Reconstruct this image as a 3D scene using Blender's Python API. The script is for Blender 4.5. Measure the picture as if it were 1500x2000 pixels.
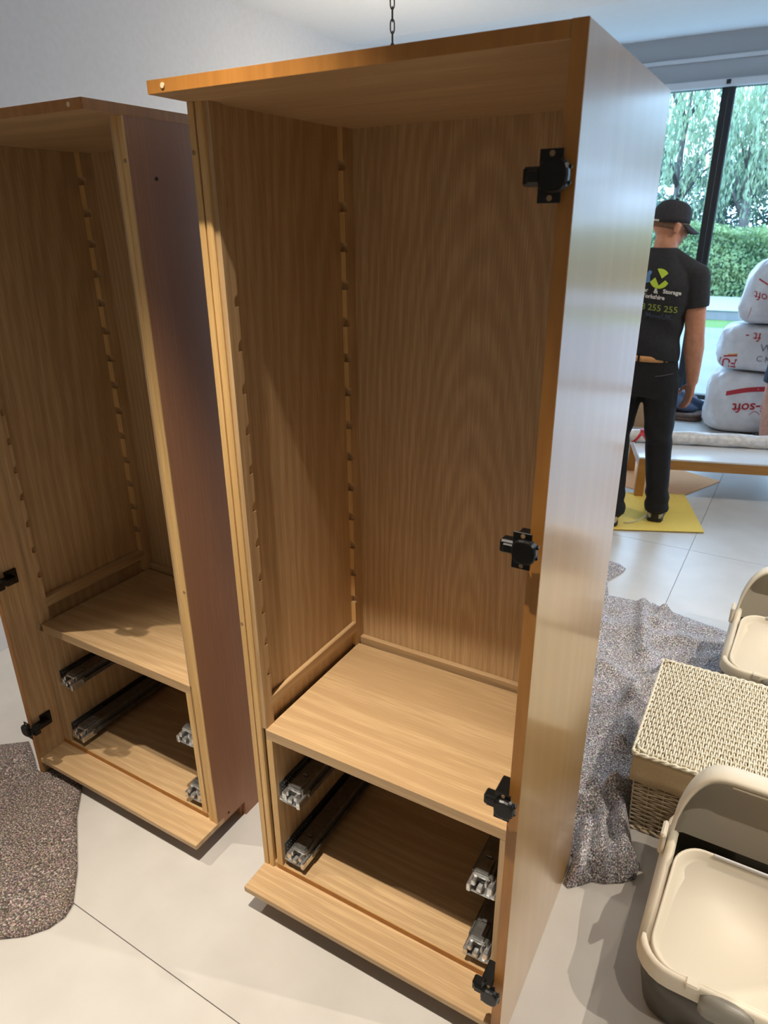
import bpy, bmesh, math, random
import numpy as np
from mathutils import Vector, Matrix
from mathutils.bvhtree import BVHTree

for o in list(bpy.data.objects):
    bpy.data.objects.remove(o)
scene = bpy.context.scene
COL = scene.collection
R = random.Random(7)
PI = math.pi

# ------------------------------------------------------------------ camera
CAM = Vector((0.2673, -0.95, 1.7233))
yaw, pitch, roll = -0.5238, 0.3964, -0.0088
fw = Vector((math.sin(yaw) * math.cos(pitch), math.cos(yaw) * math.cos(pitch), -math.sin(pitch)))
rt = Vector((math.cos(yaw), -math.sin(yaw), 0))
up = rt.cross(fw)
r2 = rt * math.cos(roll) + up * math.sin(roll)
u2 = -rt * math.sin(roll) + up * math.cos(roll)
cd = bpy.data.cameras.new('camera')
cam = bpy.data.objects.new('camera', cd)
COL.objects.link(cam)
cam.matrix_world = Matrix(((r2.x, u2.x, -fw.x, CAM.x), (r2.y, u2.y, -fw.y, CAM.y), (r2.z, u2.z, -fw.z, CAM.z), (0, 0, 0, 1)))
cd.sensor_fit = 'HORIZONTAL'
cd.sensor_width = 36
cd.lens = 1346.2 / 1500 * 36
cd.clip_start = 0.02
cd.clip_end = 200
cd.dof.use_dof = True
cd.dof.focus_distance = 1.75
cd.dof.aperture_fstop = 10
scene.camera = cam
# ------------------------------------------------------------------ world, exposure
w = bpy.data.worlds.new('sky')
scene.world = w
w.use_nodes = True
bg = w.node_tree.nodes['Background']
bg.inputs[0].default_value = (0.44, 0.68, 1.0, 1)
bg.inputs[1].default_value = 7.6
vs = scene.view_settings
vs.view_transform = 'Standard'
vs.look = 'None'
vs.gamma = 1
vs.exposure = 0.0
vs.use_curve_mapping = False
# ceiling spot lamps: x, y, watts, cone degrees, aim (x, y at the floor)
WARM = (1.0, 0.89, 0.75)
CEIL = 2.77
LAMPS = [(-0.60, -0.36, 325, 58, (-0.46, -0.26)),
         (-2.28, -0.42, 155, 62, (-1.66, 0.03)),
         (1.20, 1.85, 165, 100, (0.6, 1.0)),
         (2.00, 0.55, 155, 100, (0.6, 0.5)),
         (0.78, -0.32, 55, 46, (0.70, 0.20)),  # added spot, brightens the inside of the litter box hood
         (0.9, 2.9, 80, 120, (0.3, 2.9)),
         (-1.6, 1.5, 16, 130, (-1.6, 1.5)),
         (-0.8, -4.6, 80, 120, (-0.8, -6.6)),  # added wall washer, bounces soft frontal light off the front wall
         (1.6, -4.6, 80, 120, (1.6, -6.6))]  # second added wall washer for the same frontal bounce

# ------------------------------------------------------------------ material helpers
def mat(name, col=(0.5, 0.5, 0.5), rough=0.5, metal=0.0, spec=None, coat=0, coat_rough=0.1):
    m = bpy.data.materials.new(name)
    m.use_nodes = True
    b = m.node_tree.nodes['Principled BSDF']
    b.inputs['Base Color'].default_value = (*col, 1)
    b.inputs['Roughness'].default_value = rough
    b.inputs['Metallic'].default_value = metal
    if spec is not None:
        b.inputs['Specular IOR Level'].default_value = spec
    if coat:
        b.inputs['Coat Weight'].default_value = coat
        b.inputs['Coat Roughness'].default_value = coat_rough
    return m

def srgb(r, g, b):
    f = lambda c: (c / 255) / 12.92 if c / 255 <= 0.04045 else ((c / 255 + 0.055) / 1.055) ** 2.4
    return (f(r), f(g), f(b))

def ramp(nt, stops):
    n = nt.nodes.new('ShaderNodeValToRGB')
    e = n.color_ramp.elements
    while len(e) < len(stops):
        e.new(0.5)
    for i, (p, c) in enumerate(stops):
        e[i].position = p
        e[i].color = (*c, 1)
    return n

def noise_mat(name, c1, c2, scale=20, rough=0.6, bump=0.0, stretch=(1, 1, 1), detail=4, lo=0.35, hi=0.65, metal=0):
    m = mat(name, c1, rough, metal)
    nt = m.node_tree
    b = nt.nodes['Principled BSDF']
    tc = nt.nodes.new('ShaderNodeTexCoord')
    mp = nt.nodes.new('ShaderNodeMapping')
    mp.inputs['Scale'].default_value = stretch
    nt.links.new(tc.outputs['Object'], mp.inputs[0])
    n = nt.nodes.new('ShaderNodeTexNoise')
    n.inputs['Scale'].default_value = scale
    n.inputs['Detail'].default_value = detail
    nt.links.new(mp.outputs[0], n.inputs['Vector'])
    rp = ramp(nt, [(lo, c1), (hi, c2)])
    nt.links.new(n.outputs['Fac'], rp.inputs[0])
    nt.links.new(rp.outputs[0], b.inputs['Base Color'])
    if bump:
        bp = nt.nodes.new('ShaderNodeBump')
        bp.inputs['Strength'].default_value = bump
        bp.inputs['Distance'].default_value = 0.004
        nt.links.new(n.outputs['Fac'], bp.inputs['Height'])
        nt.links.new(bp.outputs[0], b.inputs['Normal'])
    return m

def wood(name, axis, dark, light, ring=9.0, centre=(0.3, 0.2, 0.0), rough=0.42, amount=0.75, coat=0.0, coat_rough=0.15, fig=0.15):
    """oak veneer: cathedral figure plus fine pores, grain along axis (0 x, 1 y, 2 z)"""
    m = mat(name, light, rough, coat=coat, coat_rough=coat_rough)
    nt = m.node_tree
    b = nt.nodes['Principled BSDF']
    tc = nt.nodes.new('ShaderNodeTexCoord')
    # broad figure
    mp = nt.nodes.new('ShaderNodeMapping')
    s = [1.0, 1.0, 1.0]
    s[axis] = 0.16
    mp.inputs['Scale'].default_value = s
    mp.inputs['Location'].default_value = centre
    nt.links.new(tc.outputs['Object'], mp.inputs[0])
    wv = nt.nodes.new('ShaderNodeTexWave')
    wv.wave_type = 'RINGS'
    wv.rings_direction = 'SPHERICAL'
    wv.wave_profile = 'SIN'
    wv.inputs['Scale'].default_value = ring
    wv.inputs['Distortion'].default_value = 4.0
    wv.inputs['Detail'].default_value = 3
    wv.inputs['Detail Scale'].default_value = 1.6
    nt.links.new(mp.outputs[0], wv.inputs['Vector'])
    # fine pores
    mp2 = nt.nodes.new('ShaderNodeMapping')
    s2 = [380.0, 380.0, 380.0]
    s2[axis] = 7.0
    mp2.inputs['Scale'].default_value = s2
    nt.links.new(tc.outputs['Object'], mp2.inputs[0])
    ns = nt.nodes.new('ShaderNodeTexNoise')
    ns.inputs['Scale'].default_value = 1.0
    ns.inputs['Detail'].default_value = 3
    nt.links.new(mp2.outputs[0], ns.inputs['Vector'])
    # broad tone bands
    mp3 = nt.nodes.new('ShaderNodeMapping')
    s3 = [16.0, 16.0, 16.0]
    s3[axis] = 0.8
    mp3.inputs['Scale'].default_value = s3
    nt.links.new(tc.outputs['Object'], mp3.inputs[0])
    n3 = nt.nodes.new('ShaderNodeTexNoise')
    n3.inputs['Scale'].default_value = 1.0
    n3.inputs['Detail'].default_value = 2
    nt.links.new(mp3.outputs[0], n3.inputs['Vector'])
    a1 = nt.nodes.new('ShaderNodeMath'); a1.operation = 'MULTIPLY_ADD'
    nt.links.new(wv.outputs['Fac'], a1.inputs[0]); a1.inputs[1].default_value = fig
    a2 = nt.nodes.new('ShaderNodeMath'); a2.operation = 'MULTIPLY_ADD'
    nt.links.new(ns.outputs['Fac'], a2.inputs[0]); a2.inputs[1].default_value = 0.75
    a3 = nt.nodes.new('ShaderNodeMath'); a3.operation = 'MULTIPLY'
    nt.links.new(n3.outputs['Fac'], a3.inputs[0]); a3.inputs[1].default_value = 0.30
    nt.links.new(a3.outputs[0], a2.inputs[2])
    nt.links.new(a2.outputs[0], a1.inputs[2])
    mid = tuple((d + l) / 2 for d, l in zip(dark, light))
    rp = ramp(nt, [(0.30, tuple(l + (d - l) * amount for d, l in zip(dark, light))), (0.56, mid), (0.84, light)])
    nt.links.new(a1.outputs[0], rp.inputs[0])
    nt.links.new(rp.outputs[0], b.inputs['Base Color'])
    bp = nt.nodes.new('ShaderNodeBump')
    bp.inputs['Strength'].default_value = 0.12
    bp.inputs['Distance'].default_value = 0.001
    nt.links.new(ns.outputs['Fac'], bp.inputs['Height'])
    nt.links.new(bp.outputs[0], b.inputs['Normal'])
    return m

# ------------------------------------------------------------------ object helpers
def obj(name, bm, m, parent=None, smooth=False):
    me = bpy.data.meshes.new(name)
    bmesh.ops.recalc_face_normals(bm, faces=bm.faces)
    bm.to_mesh(me)
    bm.free()
    ms = m if isinstance(m, (list, tuple)) else [m]
    for x in ms:
        me.materials.append(x)
    if smooth:
        me.polygons.foreach_set('use_smooth', [True] * len(me.polygons))
    o = bpy.data.objects.new(name, me)
    COL.objects.link(o)
    if parent:
        o.parent = parent
    return o

def empty(name, loc=(0, 0, 0), rz=0):
    o = bpy.data.objects.new(name, None)
    COL.objects.link(o)
    o.location = loc
    o.rotation_euler = (0, 0, rz)
    o.empty_display_size = 0.1
    return o

def tag(o, label, cat, group=None):
    o['label'] = label
    o['category'] = cat
    if group:
        o['group'] = group
    return o

def struct(o):
    o['kind'] = 'structure'
    return o

def box(bm, x0, x1, y0, y1, z0, z1, bev=0.0, mi=0):
    x0, x1 = sorted((x0, x1)); y0, y1 = sorted((y0, y1)); z0, z1 = sorted((z0, z1))
    v = [bm.verts.new(p) for p in ((x0, y0, z0), (x1, y0, z0), (x1, y1, z0), (x0, y1, z0), (x0, y0, z1), (x1, y0, z1), (x1, y1, z1), (x0, y1, z1))]
    fs = [bm.faces.new([v[i] for i in q]) for q in ((0, 3, 2, 1), (4, 5, 6, 7), (0, 1, 5, 4), (1, 2, 6, 5), (2, 3, 7, 6), (3, 0, 4, 7))]
    for f in fs:
        f.material_index = mi
    if bev:
        es = list({e for f in fs for e in f.edges})
        bmesh.ops.bevel(bm, geom=es, offset=bev, segments=1, affect='EDGES', profile=0.5)
    return v

def boxes(lst, bev=0.0):
    bm = bmesh.new()
    for b in lst:
        box(bm, *b, bev=bev)
    return bm

def prism(bm, pts, fn, d0, d1):
    """extrude the polygon pts from d0 to d1; fn(u, v, d) gives the point"""
    a = [bm.verts.new(fn(u, v, d0)) for u, v in pts]
    b = [bm.verts.new(fn(u, v, d1)) for u, v in pts]
    bm.faces.new(a)
    bm.faces.new(b[::-1])
    n = len(pts)
    for i in range(n):
        j = (i + 1) % n
        bm.faces.new((a[i], b[i], b[j], a[j]))

def frame_of(d):
    d = Vector(d).normalized()
    h = Vector((0, 0, 1)) if abs(d.z) < 0.9 else Vector((0, 1, 0))
    a = d.cross(h).normalized()
    return a, d.cross(a).normalized(), d

def rings(bm, rs, cap=True, mi=0):
    """loft closed rings of points"""
    vs_ = [[bm.verts.new(p) for p in r] for r in rs]
    n = len(vs_[0])
    for a, b in zip(vs_, vs_[1:]):
        for i in range(n):
            j = (i + 1) % n
            bm.faces.new((a[i], a[j], b[j], b[i])).material_index = mi
    if cap:
        bm.faces.new(vs_[0][::-1]).material_index = mi
        bm.faces.new(vs_[-1]).material_index = mi
    return vs_

def tube(bm, pts, rad, seg=6, cap=True):
    pts = [Vector(p) for p in pts]
    rs = []
    prev = None
    for i, p in enumerate(pts):
        d = (pts[min(i + 1, len(pts) - 1)] - pts[max(i - 1, 0)])
        if prev is None:
            a, b, d = frame_of(d)
        else:
            d = d.normalized()
            b = d.cross(prev).normalized()
            a = b.cross(d).normalized()
        prev = a
        r = rad[i] if isinstance(rad, (list, tuple)) else rad
        rs.append([p + (a * math.cos(t) + b * math.sin(t)) * r for t in [2 * PI * k / seg for k in range(seg)]])
    rings(bm, rs, cap)

def cyl(bm, p0, p1, r0, r1=None, seg=16):
    tube(bm, [p0, p1], [r0, r0 if r1 is None else r1], seg)

def capsule(bm, p0, r0, p1, r1, seg=14, sx=1.0, sy=1.0, flat0=False, flat1=False):
    """tapered limb with round ends; sx, sy widen it across world x and y"""
    p0 = Vector(p0); p1 = Vector(p1)
    a, b, d = frame_of(p1 - p0)
    prof = []
    if flat0:
        prof.append((p0, r0))
    else:
        for k in range(4):
            t = PI / 2 * (k + 0.25) / 4
            prof.append((p0 - d * r0 * math.cos(t), r0 * math.sin(t)))
        prof.append((p0, r0))
    prof.append(((p0 + p1) / 2, (r0 + r1) / 2))
    prof.append((p1, r1))
    if not flat1:
        for k in range(3, -1, -1):
            t = PI / 2 * (k + 0.25) / 4
            prof.append((p1 + d * r1 * math.cos(t), r1 * math.sin(t)))
    rs = []
    for c, r in prof:
        rg = []
        for k in range(seg):
            t = 2 * PI * k / seg
            q = (a * math.cos(t) + b * math.sin(t)) * r
            rg.append(c + Vector((q.x * sx, q.y * sy, q.z)))
        rs.append(rg)
    rings(bm, rs)

def ellipsoid(bm, c, r, rot=None, seg=16):
    M = Matrix.Translation(Vector(c)) @ (rot.to_4x4() if rot else Matrix.Identity(4)) @ Matrix.Diagonal((*r, 1))
    bmesh.ops.create_uvsphere(bm, u_segments=seg, v_segments=seg // 2 + 2, radius=1, matrix=M)

def ell_loft(bm, lst, seg=24, pw=2.0):
    """rings (cx, cy, z, rx, ry[, tilt in z per x])"""
    rs = []
    for it in lst:
        cx, cy, z, rx, ry = it[:5]
        tl = it[5] if len(it) > 5 else 0
        rg = []
        for k in range(seg):
            t = 2 * PI * k / seg
            c, s = math.cos(t), math.sin(t)
            x = math.copysign(abs(c) ** (2 / pw), c) * rx
            y = math.copysign(abs(s) ** (2 / pw), s) * ry
            rg.append(Vector((cx + x, cy + y, z + tl * x)))
        rs.append(rg)
    rings(bm, rs)

def remeshed(name, bm, m, parent, voxel, smooth=4, factor=0.5):
    """join overlapping closed shapes into one continuous skin"""
    o = obj('tmp', bm, m)
    md = o.modifiers.new('r', 'REMESH')
    md.mode = 'VOXEL'
    md.voxel_size = voxel
    if smooth:
        sm = o.modifiers.new('s', 'SMOOTH')
        sm.iterations = smooth
        sm.factor = factor
    dg = bpy.context.evaluated_depsgraph_get()
    me = bpy.data.meshes.new_from_object(o.evaluated_get(dg))
    old = o.data
    bpy.data.objects.remove(o)
    bpy.data.meshes.remove(old)
    me.name = name
    me.materials.clear()
    me.materials.append(m)
    me.polygons.foreach_set('use_smooth', [True] * len(me.polygons))
    n = bpy.data.objects.new(name, me)
    COL.objects.link(n)
    if parent:
        n.parent = parent
    return n

def np_mesh(name, verts, faces, m, parent=None, smooth=False):
    me = bpy.data.meshes.new(name)
    verts = np.asarray(verts, np.float32)
    faces = np.asarray(faces, np.int32)
    nf, k = faces.shape
    me.vertices.add(len(verts))
    me.vertices.foreach_set('co', verts.ravel())
    me.loops.add(nf * k)
    me.loops.foreach_set('vertex_index', faces.ravel())
    me.polygons.add(nf)
    me.polygons.foreach_set('loop_start', np.arange(nf, dtype=np.int32) * k)
    me.polygons.foreach_set('use_smooth', np.full(nf, smooth))
    me.update(calc_edges=True)
    me.materials.append(m)
    o = bpy.data.objects.new(name, me)
    COL.objects.link(o)
    if parent:
        o.parent = parent
    return o

def bvh_of(o):
    mw = o.matrix_world
    me = o.data
    return BVHTree.FromPolygons([v.co.copy() for v in me.vertices], [list(p.vertices) for p in me.polygons])

def text_on(name, body, size, place, direction, bvh, m, parent, lift=0.004, bold=0.0, align='LEFT', sub=True):
    """lettering laid on a curved surface: place(u, v) gives the ray origin"""
    c = bpy.data.curves.new('t', 'FONT')
    c.body = body
    c.size = size
    c.align_x = align
    c.offset = bold
    c.resolution_u = 3
    o = bpy.data.objects.new('t', c)
    COL.objects.link(o)
    dg = bpy.context.evaluated_depsgraph_get()
    me = bpy.data.meshes.new_from_object(o.evaluated_get(dg))
    bpy.data.objects.remove(o)
    bpy.data.curves.remove(c)
    bm = bmesh.new()
    bm.from_mesh(me)
    bpy.data.meshes.remove(me)
    return project(name, bm, place, direction, bvh, m, parent, lift)

def project(name, bm, place, direction, bvh, m, parent, lift=0.0015):
    bmesh.ops.triangulate(bm, faces=bm.faces)
    d = Vector(direction)
    bad = []
    for v in bm.verts:
        p = place(v.co.x, v.co.y)
        h, n, i, t = bvh.ray_cast(p, d)
        if h is None:
            bad.append(v)
        else:
            v.co = h - d * lift
    if bad:
        bmesh.ops.delete(bm, geom=bad, context='VERTS')
    return obj(name, bm, m, parent)

# ------------------------------------------------------------------ materials
OAK_D, OAK_L = srgb(150, 116, 76), srgb(208, 177, 134)
oak_x = wood('oak grain along x', 0, OAK_D, OAK_L, ring=13, centre=(0.07, -0.42, -0.2), fig=0.15, amount=0.6)
oak_z = wood('oak grain upright', 2, OAK_D, OAK_L, ring=17, centre=(0.35, -0.55, -0.10))
oak_y = wood('oak grain front to back', 1, OAK_D, OAK_L, ring=8, centre=(0.5, 0.0, -0.25))
pale_oak = wood('pale oak lipping', 2, srgb(178, 134, 76), srgb(232, 194, 132), ring=6, amount=0.5)
satin_oak = wood('satin lacquered oak', 2, srgb(158, 120, 66), srgb(184, 144, 86), ring=5, rough=0.36, amount=0.4, coat=0.8, coat_rough=0.16)
raw_side = wood('raw reddish veneer', 2, srgb(134, 92, 62), srgb(170, 122, 88), ring=3, rough=0.55, amount=0.5)
amber_edge = noise_mat('amber edge banding', srgb(160, 106, 44), srgb(174, 118, 52), 60, 0.45, stretch=(1, 1, 0.1))
black_metal = mat('black hinge metal', (0.012, 0.012, 0.012), 0.35, 0.6)
zinc = noise_mat('zinc plated steel', (0.55, 0.56, 0.56), (0.8, 0.8, 0.8), 120, 0.36, metal=1.0)
dark_zinc = noise_mat('grey runner steel', (0.16, 0.16, 0.15), (0.22, 0.22, 0.21), 60, 0.42, metal=0.85)
plug_white = mat('cream plastic plug', srgb(225, 205, 170), 0.4)
plug_brown = mat('grey brown plug', srgb(150, 120, 84), 0.5)
hole_dark = mat('dark screw hole', (0.02, 0.014, 0.01), 0.9)

# ------------------------------------------------------------------ the room
tile_m = noise_mat('cream porcelain', srgb(190, 186, 180), srgb(197, 193, 187), 6, 0.3)
grout = mat('grey grout', srgb(120, 116, 110), 0.8)
wall_paint = noise_mat('warm white wall paint', srgb(224, 219, 216), srgb(228, 223, 220), 40, 0.7)
ceil_paint = noise_mat('white ceiling paint', srgb(236, 234, 232), srgb(238, 236, 234), 40, 0.75)
taupe = mat('pale beige wall paint', srgb(214, 206, 196), 0.7)
grey_paint = mat('grey white header paint', srgb(186, 186, 188), 0.65)
white_gloss = mat('white gloss trim', srgb(222, 222, 224), 0.35)
XL, XR, Y0, Y1 = -2.48, 4.6, -6.4, 6.85
HI = 3.265

fl = struct(obj('floor', boxes([(XL, XR, Y0, Y1 + 0.12, -0.12, -0.004)]), grout))
PX, PY, OX, OY = 1.6, 1.605, 0.006, 2.962
shared = {}
gx = [XL - 0.16] + [OX + PX * k for k in range(-5, 6) if XL + 0.02 < OX + PX * k < XR - 0.02] + [XR + 0.16]
gy = [Y0] + [OY + PY * k for k in range(-10, 6) if Y0 + 0.02 < OY + PY * k < Y1 - 0.02] + [Y1 + 0.12]
for a0, a1 in zip(gx, gx[1:]):
    for b0, b1 in zip(gy, gy[1:]):
        
        key = (round(a1 - a0, 3), round(b1 - b0, 3))
        if key not in shared:
            t = obj('tile', boxes([(0.00125, a1 - a0 - 0.00125, 0.00125, b1 - b0 - 0.00125, -0.012, 0.0)]), tile_m, fl)
            shared[key] = t
        else:
            t = shared[key].copy()
            COL.objects.link(t)
        ca, sa = math.cos(-0.023), math.sin(-0.023)
        dx_, dy_ = a0 - 0.0, b0 - OY
        t.location = (ca * dx_ - sa * dy_, OY + sa * dx_ + ca * dy_, 0)
        t.rotation_euler = (0, 0, -0.023)
struct(obj('wall_left', boxes([(XL - 0.1, XL, Y0, Y1 + 0.12, 0, HI + 0.1)]), wall_paint))
struct(obj('wall_right', boxes([(XR, XR + 0.1, Y0, Y1 + 0.12, 0, HI + 0.1)]), wall_paint))
struct(obj('wall_front', boxes([(XL - 0.1, XR + 0.1, Y0 - 0.1, Y0, 0, HI + 0.1)]), taupe))
def ceiling_bm():
    bm = bmesh.new()
    prism(bm, [(Y0, CEIL), (3.40, CEIL), (Y1, HI), (Y1 + 0.12, HI), (Y1 + 0.12, HI + 0.1), (Y0, HI + 0.1)], lambda u, v, d: Vector((d, u, v)), XL, XR)
    return bm
ce = struct(obj('ceiling', ceiling_bm(), ceil_paint))
struct(obj('wall_back', boxes([(XL, XR, Y1, Y1 + 0.12, 2.89, HI)]), grey_paint))
struct(obj('trim_1', boxes([(XL, XR, Y1 - 0.03, Y1, 3.05, 3.085)], 0.006), white_gloss))
struct(obj('trim_2', boxes([(XL, XR, Y1 - 0.05, Y1 + 0.1, 2.835, 2.895)], 0.006), white_gloss))

# the glazed wall
frame_m = mat('black window frame', (0.010, 0.011, 0.013), 0.35)
def glass_mat():
    m = bpy.data.materials.new('window glass')
    m.use_nodes = True
    nt = m.node_tree
    nt.nodes.clear()
    out = nt.nodes.new('ShaderNodeOutputMaterial')
    tr = nt.nodes.new('ShaderNodeBsdfTransparent')
    tr.inputs[0].default_value = (0.93, 0.97, 0.97, 1)
    gl = nt.nodes.new('ShaderNodeBsdfGlossy')
    gl.inputs['Roughness'].default_value = 0.0
    fr = nt.nodes.new('ShaderNodeFresnel')
    fr.inputs[0].default_value = 1.5
    mx = nt.nodes.new('ShaderNodeMixShader')
    nt.links.new(fr.outputs[0], mx.inputs[0])
    nt.links.new(tr.outputs[0], mx.inputs[1])
    nt.links.new(gl.outputs[0], mx.inputs[2])
    nt.links.new(mx.outputs[0], out.inputs[0])
    return m
glass = glass_mat()
rubber = mat('dark gasket', (0.05, 0.055, 0.06), 0.5)
MUL = [XL, -0.61, 1.55, 3.1, XR]
for i in range(4):
    a, b = MUL[i], MUL[i + 1]
    wn = empty('window_%d' % (i + 1), ((a + b) / 2, Y1, 0))
    struct(wn)
    cx = (a + b) / 2
    bm = boxes([(a - cx, b - cx, 0.01, 0.09, 0, 0.045), (a - cx, b - cx, 0.01, 0.09, 2.834, 2.88)])
    o = obj('window_rail', bm, frame_m, wn)
    for s, x in ((1, a), (-1, b)):
        st = obj('window_stile', boxes([(x - cx, x - cx + s * 0.052, 0.005 if s > 0 else 0.03, 0.09, 0.045, 2.834)], 0.003), frame_m, wn)
        obj('gasket', boxes([(x - cx + s * 0.052, x - cx + s * 0.057, 0.03, 0.06, 0.045, 2.834)]), rubber, st)
    bm = bmesh.new()
    q = [bm.verts.new(p) for p in ((a - cx + 0.05, 0.045, 0.04), (b - cx - 0.05, 0.045, 0.04), (b - cx - 0.05, 0.045, 2.84), (a - cx + 0.05, 0.045, 2.84))]
    bm.faces.new(q)
    obj('pane', bm, glass, wn)
    if i:
        obj('bracket', boxes([(a - cx - 0.02, a - cx + 0.015, -0.065, -0.05, 2.85, 2.885)]), frame_m, wn)

# ------------------------------------------------------------------ ceiling spots
lamp_glow = mat('lit lamp disc', (1, 1, 1))
lb = lamp_glow.node_tree.nodes['Principled BSDF']
lb.inputs['Emission Color'].default_value = (1, 0.84, 0.62, 1)
lb.inputs['Emission Strength'].default_value = 12
where = ['in front of the open wardrobes', 'nearest the left wall', 'above the wicker basket', 'right of the front litter box',
         'added to brighten the hood of the nearest litter box', 'above the spread blanket', 'beside the hanging lamp', 'added far behind the camera on the left for bounced light', 'added far behind the camera on the right for bounced light']
for k, (x, y, wt, cone, aim) in enumerate(LAMPS):
    d = empty('ceiling_spotlight', (x, y, CEIL))
    tag(d, 'small round recessed ceiling spot ' + where[k], 'ceiling light', 'recessed ceiling spots')
    bm = bmesh.new()
    prof = [(0.036, -0.0005), (0.038, -0.006), (0.048, -0.006), (0.050, 0.0)]
    rings(bm, [[Vector((r * math.cos(t), r * math.sin(t), z)) for t in [2 * PI * i / 24 for i in range(24)]] for r, z in prof], cap=False)
    obj('bezel', bm, white_gloss, d, True)
    bm = bmesh.new()
    bmesh.ops.create_circle(bm, cap_ends=True, segments=24, radius=0.0365, matrix=Matrix.Translation((0, 0, -0.0008)))
    obj('lamp_disc', bm, lamp_glow, d)
    ld = bpy.data.lights.new('spot', 'SPOT')
    ld.energy = wt
    ld.color = WARM
    ld.spot_size = math.radians(cone)
    ld.spot_blend = 0.95
    ld.shadow_soft_size = 0.013
    lo = bpy.data.objects.new('spot_beam', ld)
    COL.objects.link(lo)
    lo.parent = d
    lo.location = (0, 0, -0.03)
    dv = Vector((aim[0] - x, aim[1] - y, -CEIL))
    lo.rotation_euler = dv.to_track_quat('-Z', 'Y').to_euler()

# ------------------------------------------------------------------ wardrobes
def ladder(bm, m, xl0, xl1, ye, yb_, z0, z1, notch0, pitch_, rad=0.011):
    """shelf support strip; notches cut into edge ye, plain edge yb_"""
    s = 1 if yb_ > ye else -1
    pts = [(yb_, z0), (yb_, z1), (ye, z1)]
    zs = []
    z = notch0
    while z < z1 - 0.04:
        zs.append(z)
        z += pitch_
    for z in reversed(zs):
        pts.append((ye, z + 2 * rad))
        for k in range(1, 6):
            t = PI / 2 * k / 5
            pts.append((ye + s * rad * math.sin(t), z + rad + rad * math.cos(t)))
        pts.append((ye + s * rad * 0.92, z))
        pts.append((ye, z))
    pts.append((ye, z0))
    prism(bm, pts, lambda u, v, d: Vector((m * d, u, v)), xl0, xl1)
    for f in bm.faces:
        if all(abs(v.co.y - ye) < 1e-4 for v in f.verts):
            f.material_index = 1

def hinge(par, m, z, opened=1.0):
    """sprung concealed hinge on the finished panel, cup swung forward"""
    h = obj('hinge', boxes([(m * 0.012, m * 0.042, -0.0195, -0.017, z - 0.031, z + 0.031)], 0.0006), black_metal, par)
    bm = bmesh.new()
    n = 20
    def ring(r, y, fl):
        out = []
        for k in range(n):
            t = 2 * PI * k / n
            x = math.cos(t); q = math.sin(t)
            x = math.copysign(abs(x) ** 0.7, x); q = math.copysign(abs(q) ** 0.8, q)
            out.append(Vector((m * (0.022 + x * r * 0.95), y, z + 0.001 + q * r)))
        return out
    rings(bm, [ring(0.0205, -0.017, 0), ring(0.0205, -0.025, 0), ring(0.0185, -0.029, 0), ring(0.016, -0.0295, 0)])
    obj('cup', bm, black_metal, h)
    bm = boxes([(m * 0.038, m * 0.064, -0.018, 0.004, z - 0.011, z + 0.012)], 0.003)
    box(bm, m * 0.040, m * 0.058, -0.022, -0.016, z - 0.008, z + 0.008, 0.002)
    box(bm, m * 0.024, m * 0.05, -0.006, 0.05, z - 0.009, z + 0.009, 0.002)
    obj('hinge_arm', bm, black_metal, h)
    bm = boxes([(m * 0.0216, m * 0.028, 0.028, 0.066, z - 0.024, z + 0.024)], 0.001)
    obj('mounting_plate', bm, black_metal, h)
    for q in (-0.025, 0.0255):
        bm = bmesh.new()
        cyl(bm, (m * 0.026, -0.0192, z + q), (m * 0.026, -0.0203, z + q), 0.0036, seg=12)
        obj('screw_hole', bm, plug_brown, h)
    bm = bmesh.new()
    for q in (-0.008, 0.010):
        cyl(bm, (m * 0.003, -0.02, z + q), (m * 0.004, -0.012, z + q), 0.0025, seg=8)
    obj('pivot_pin', bm, black_metal, h)

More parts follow.
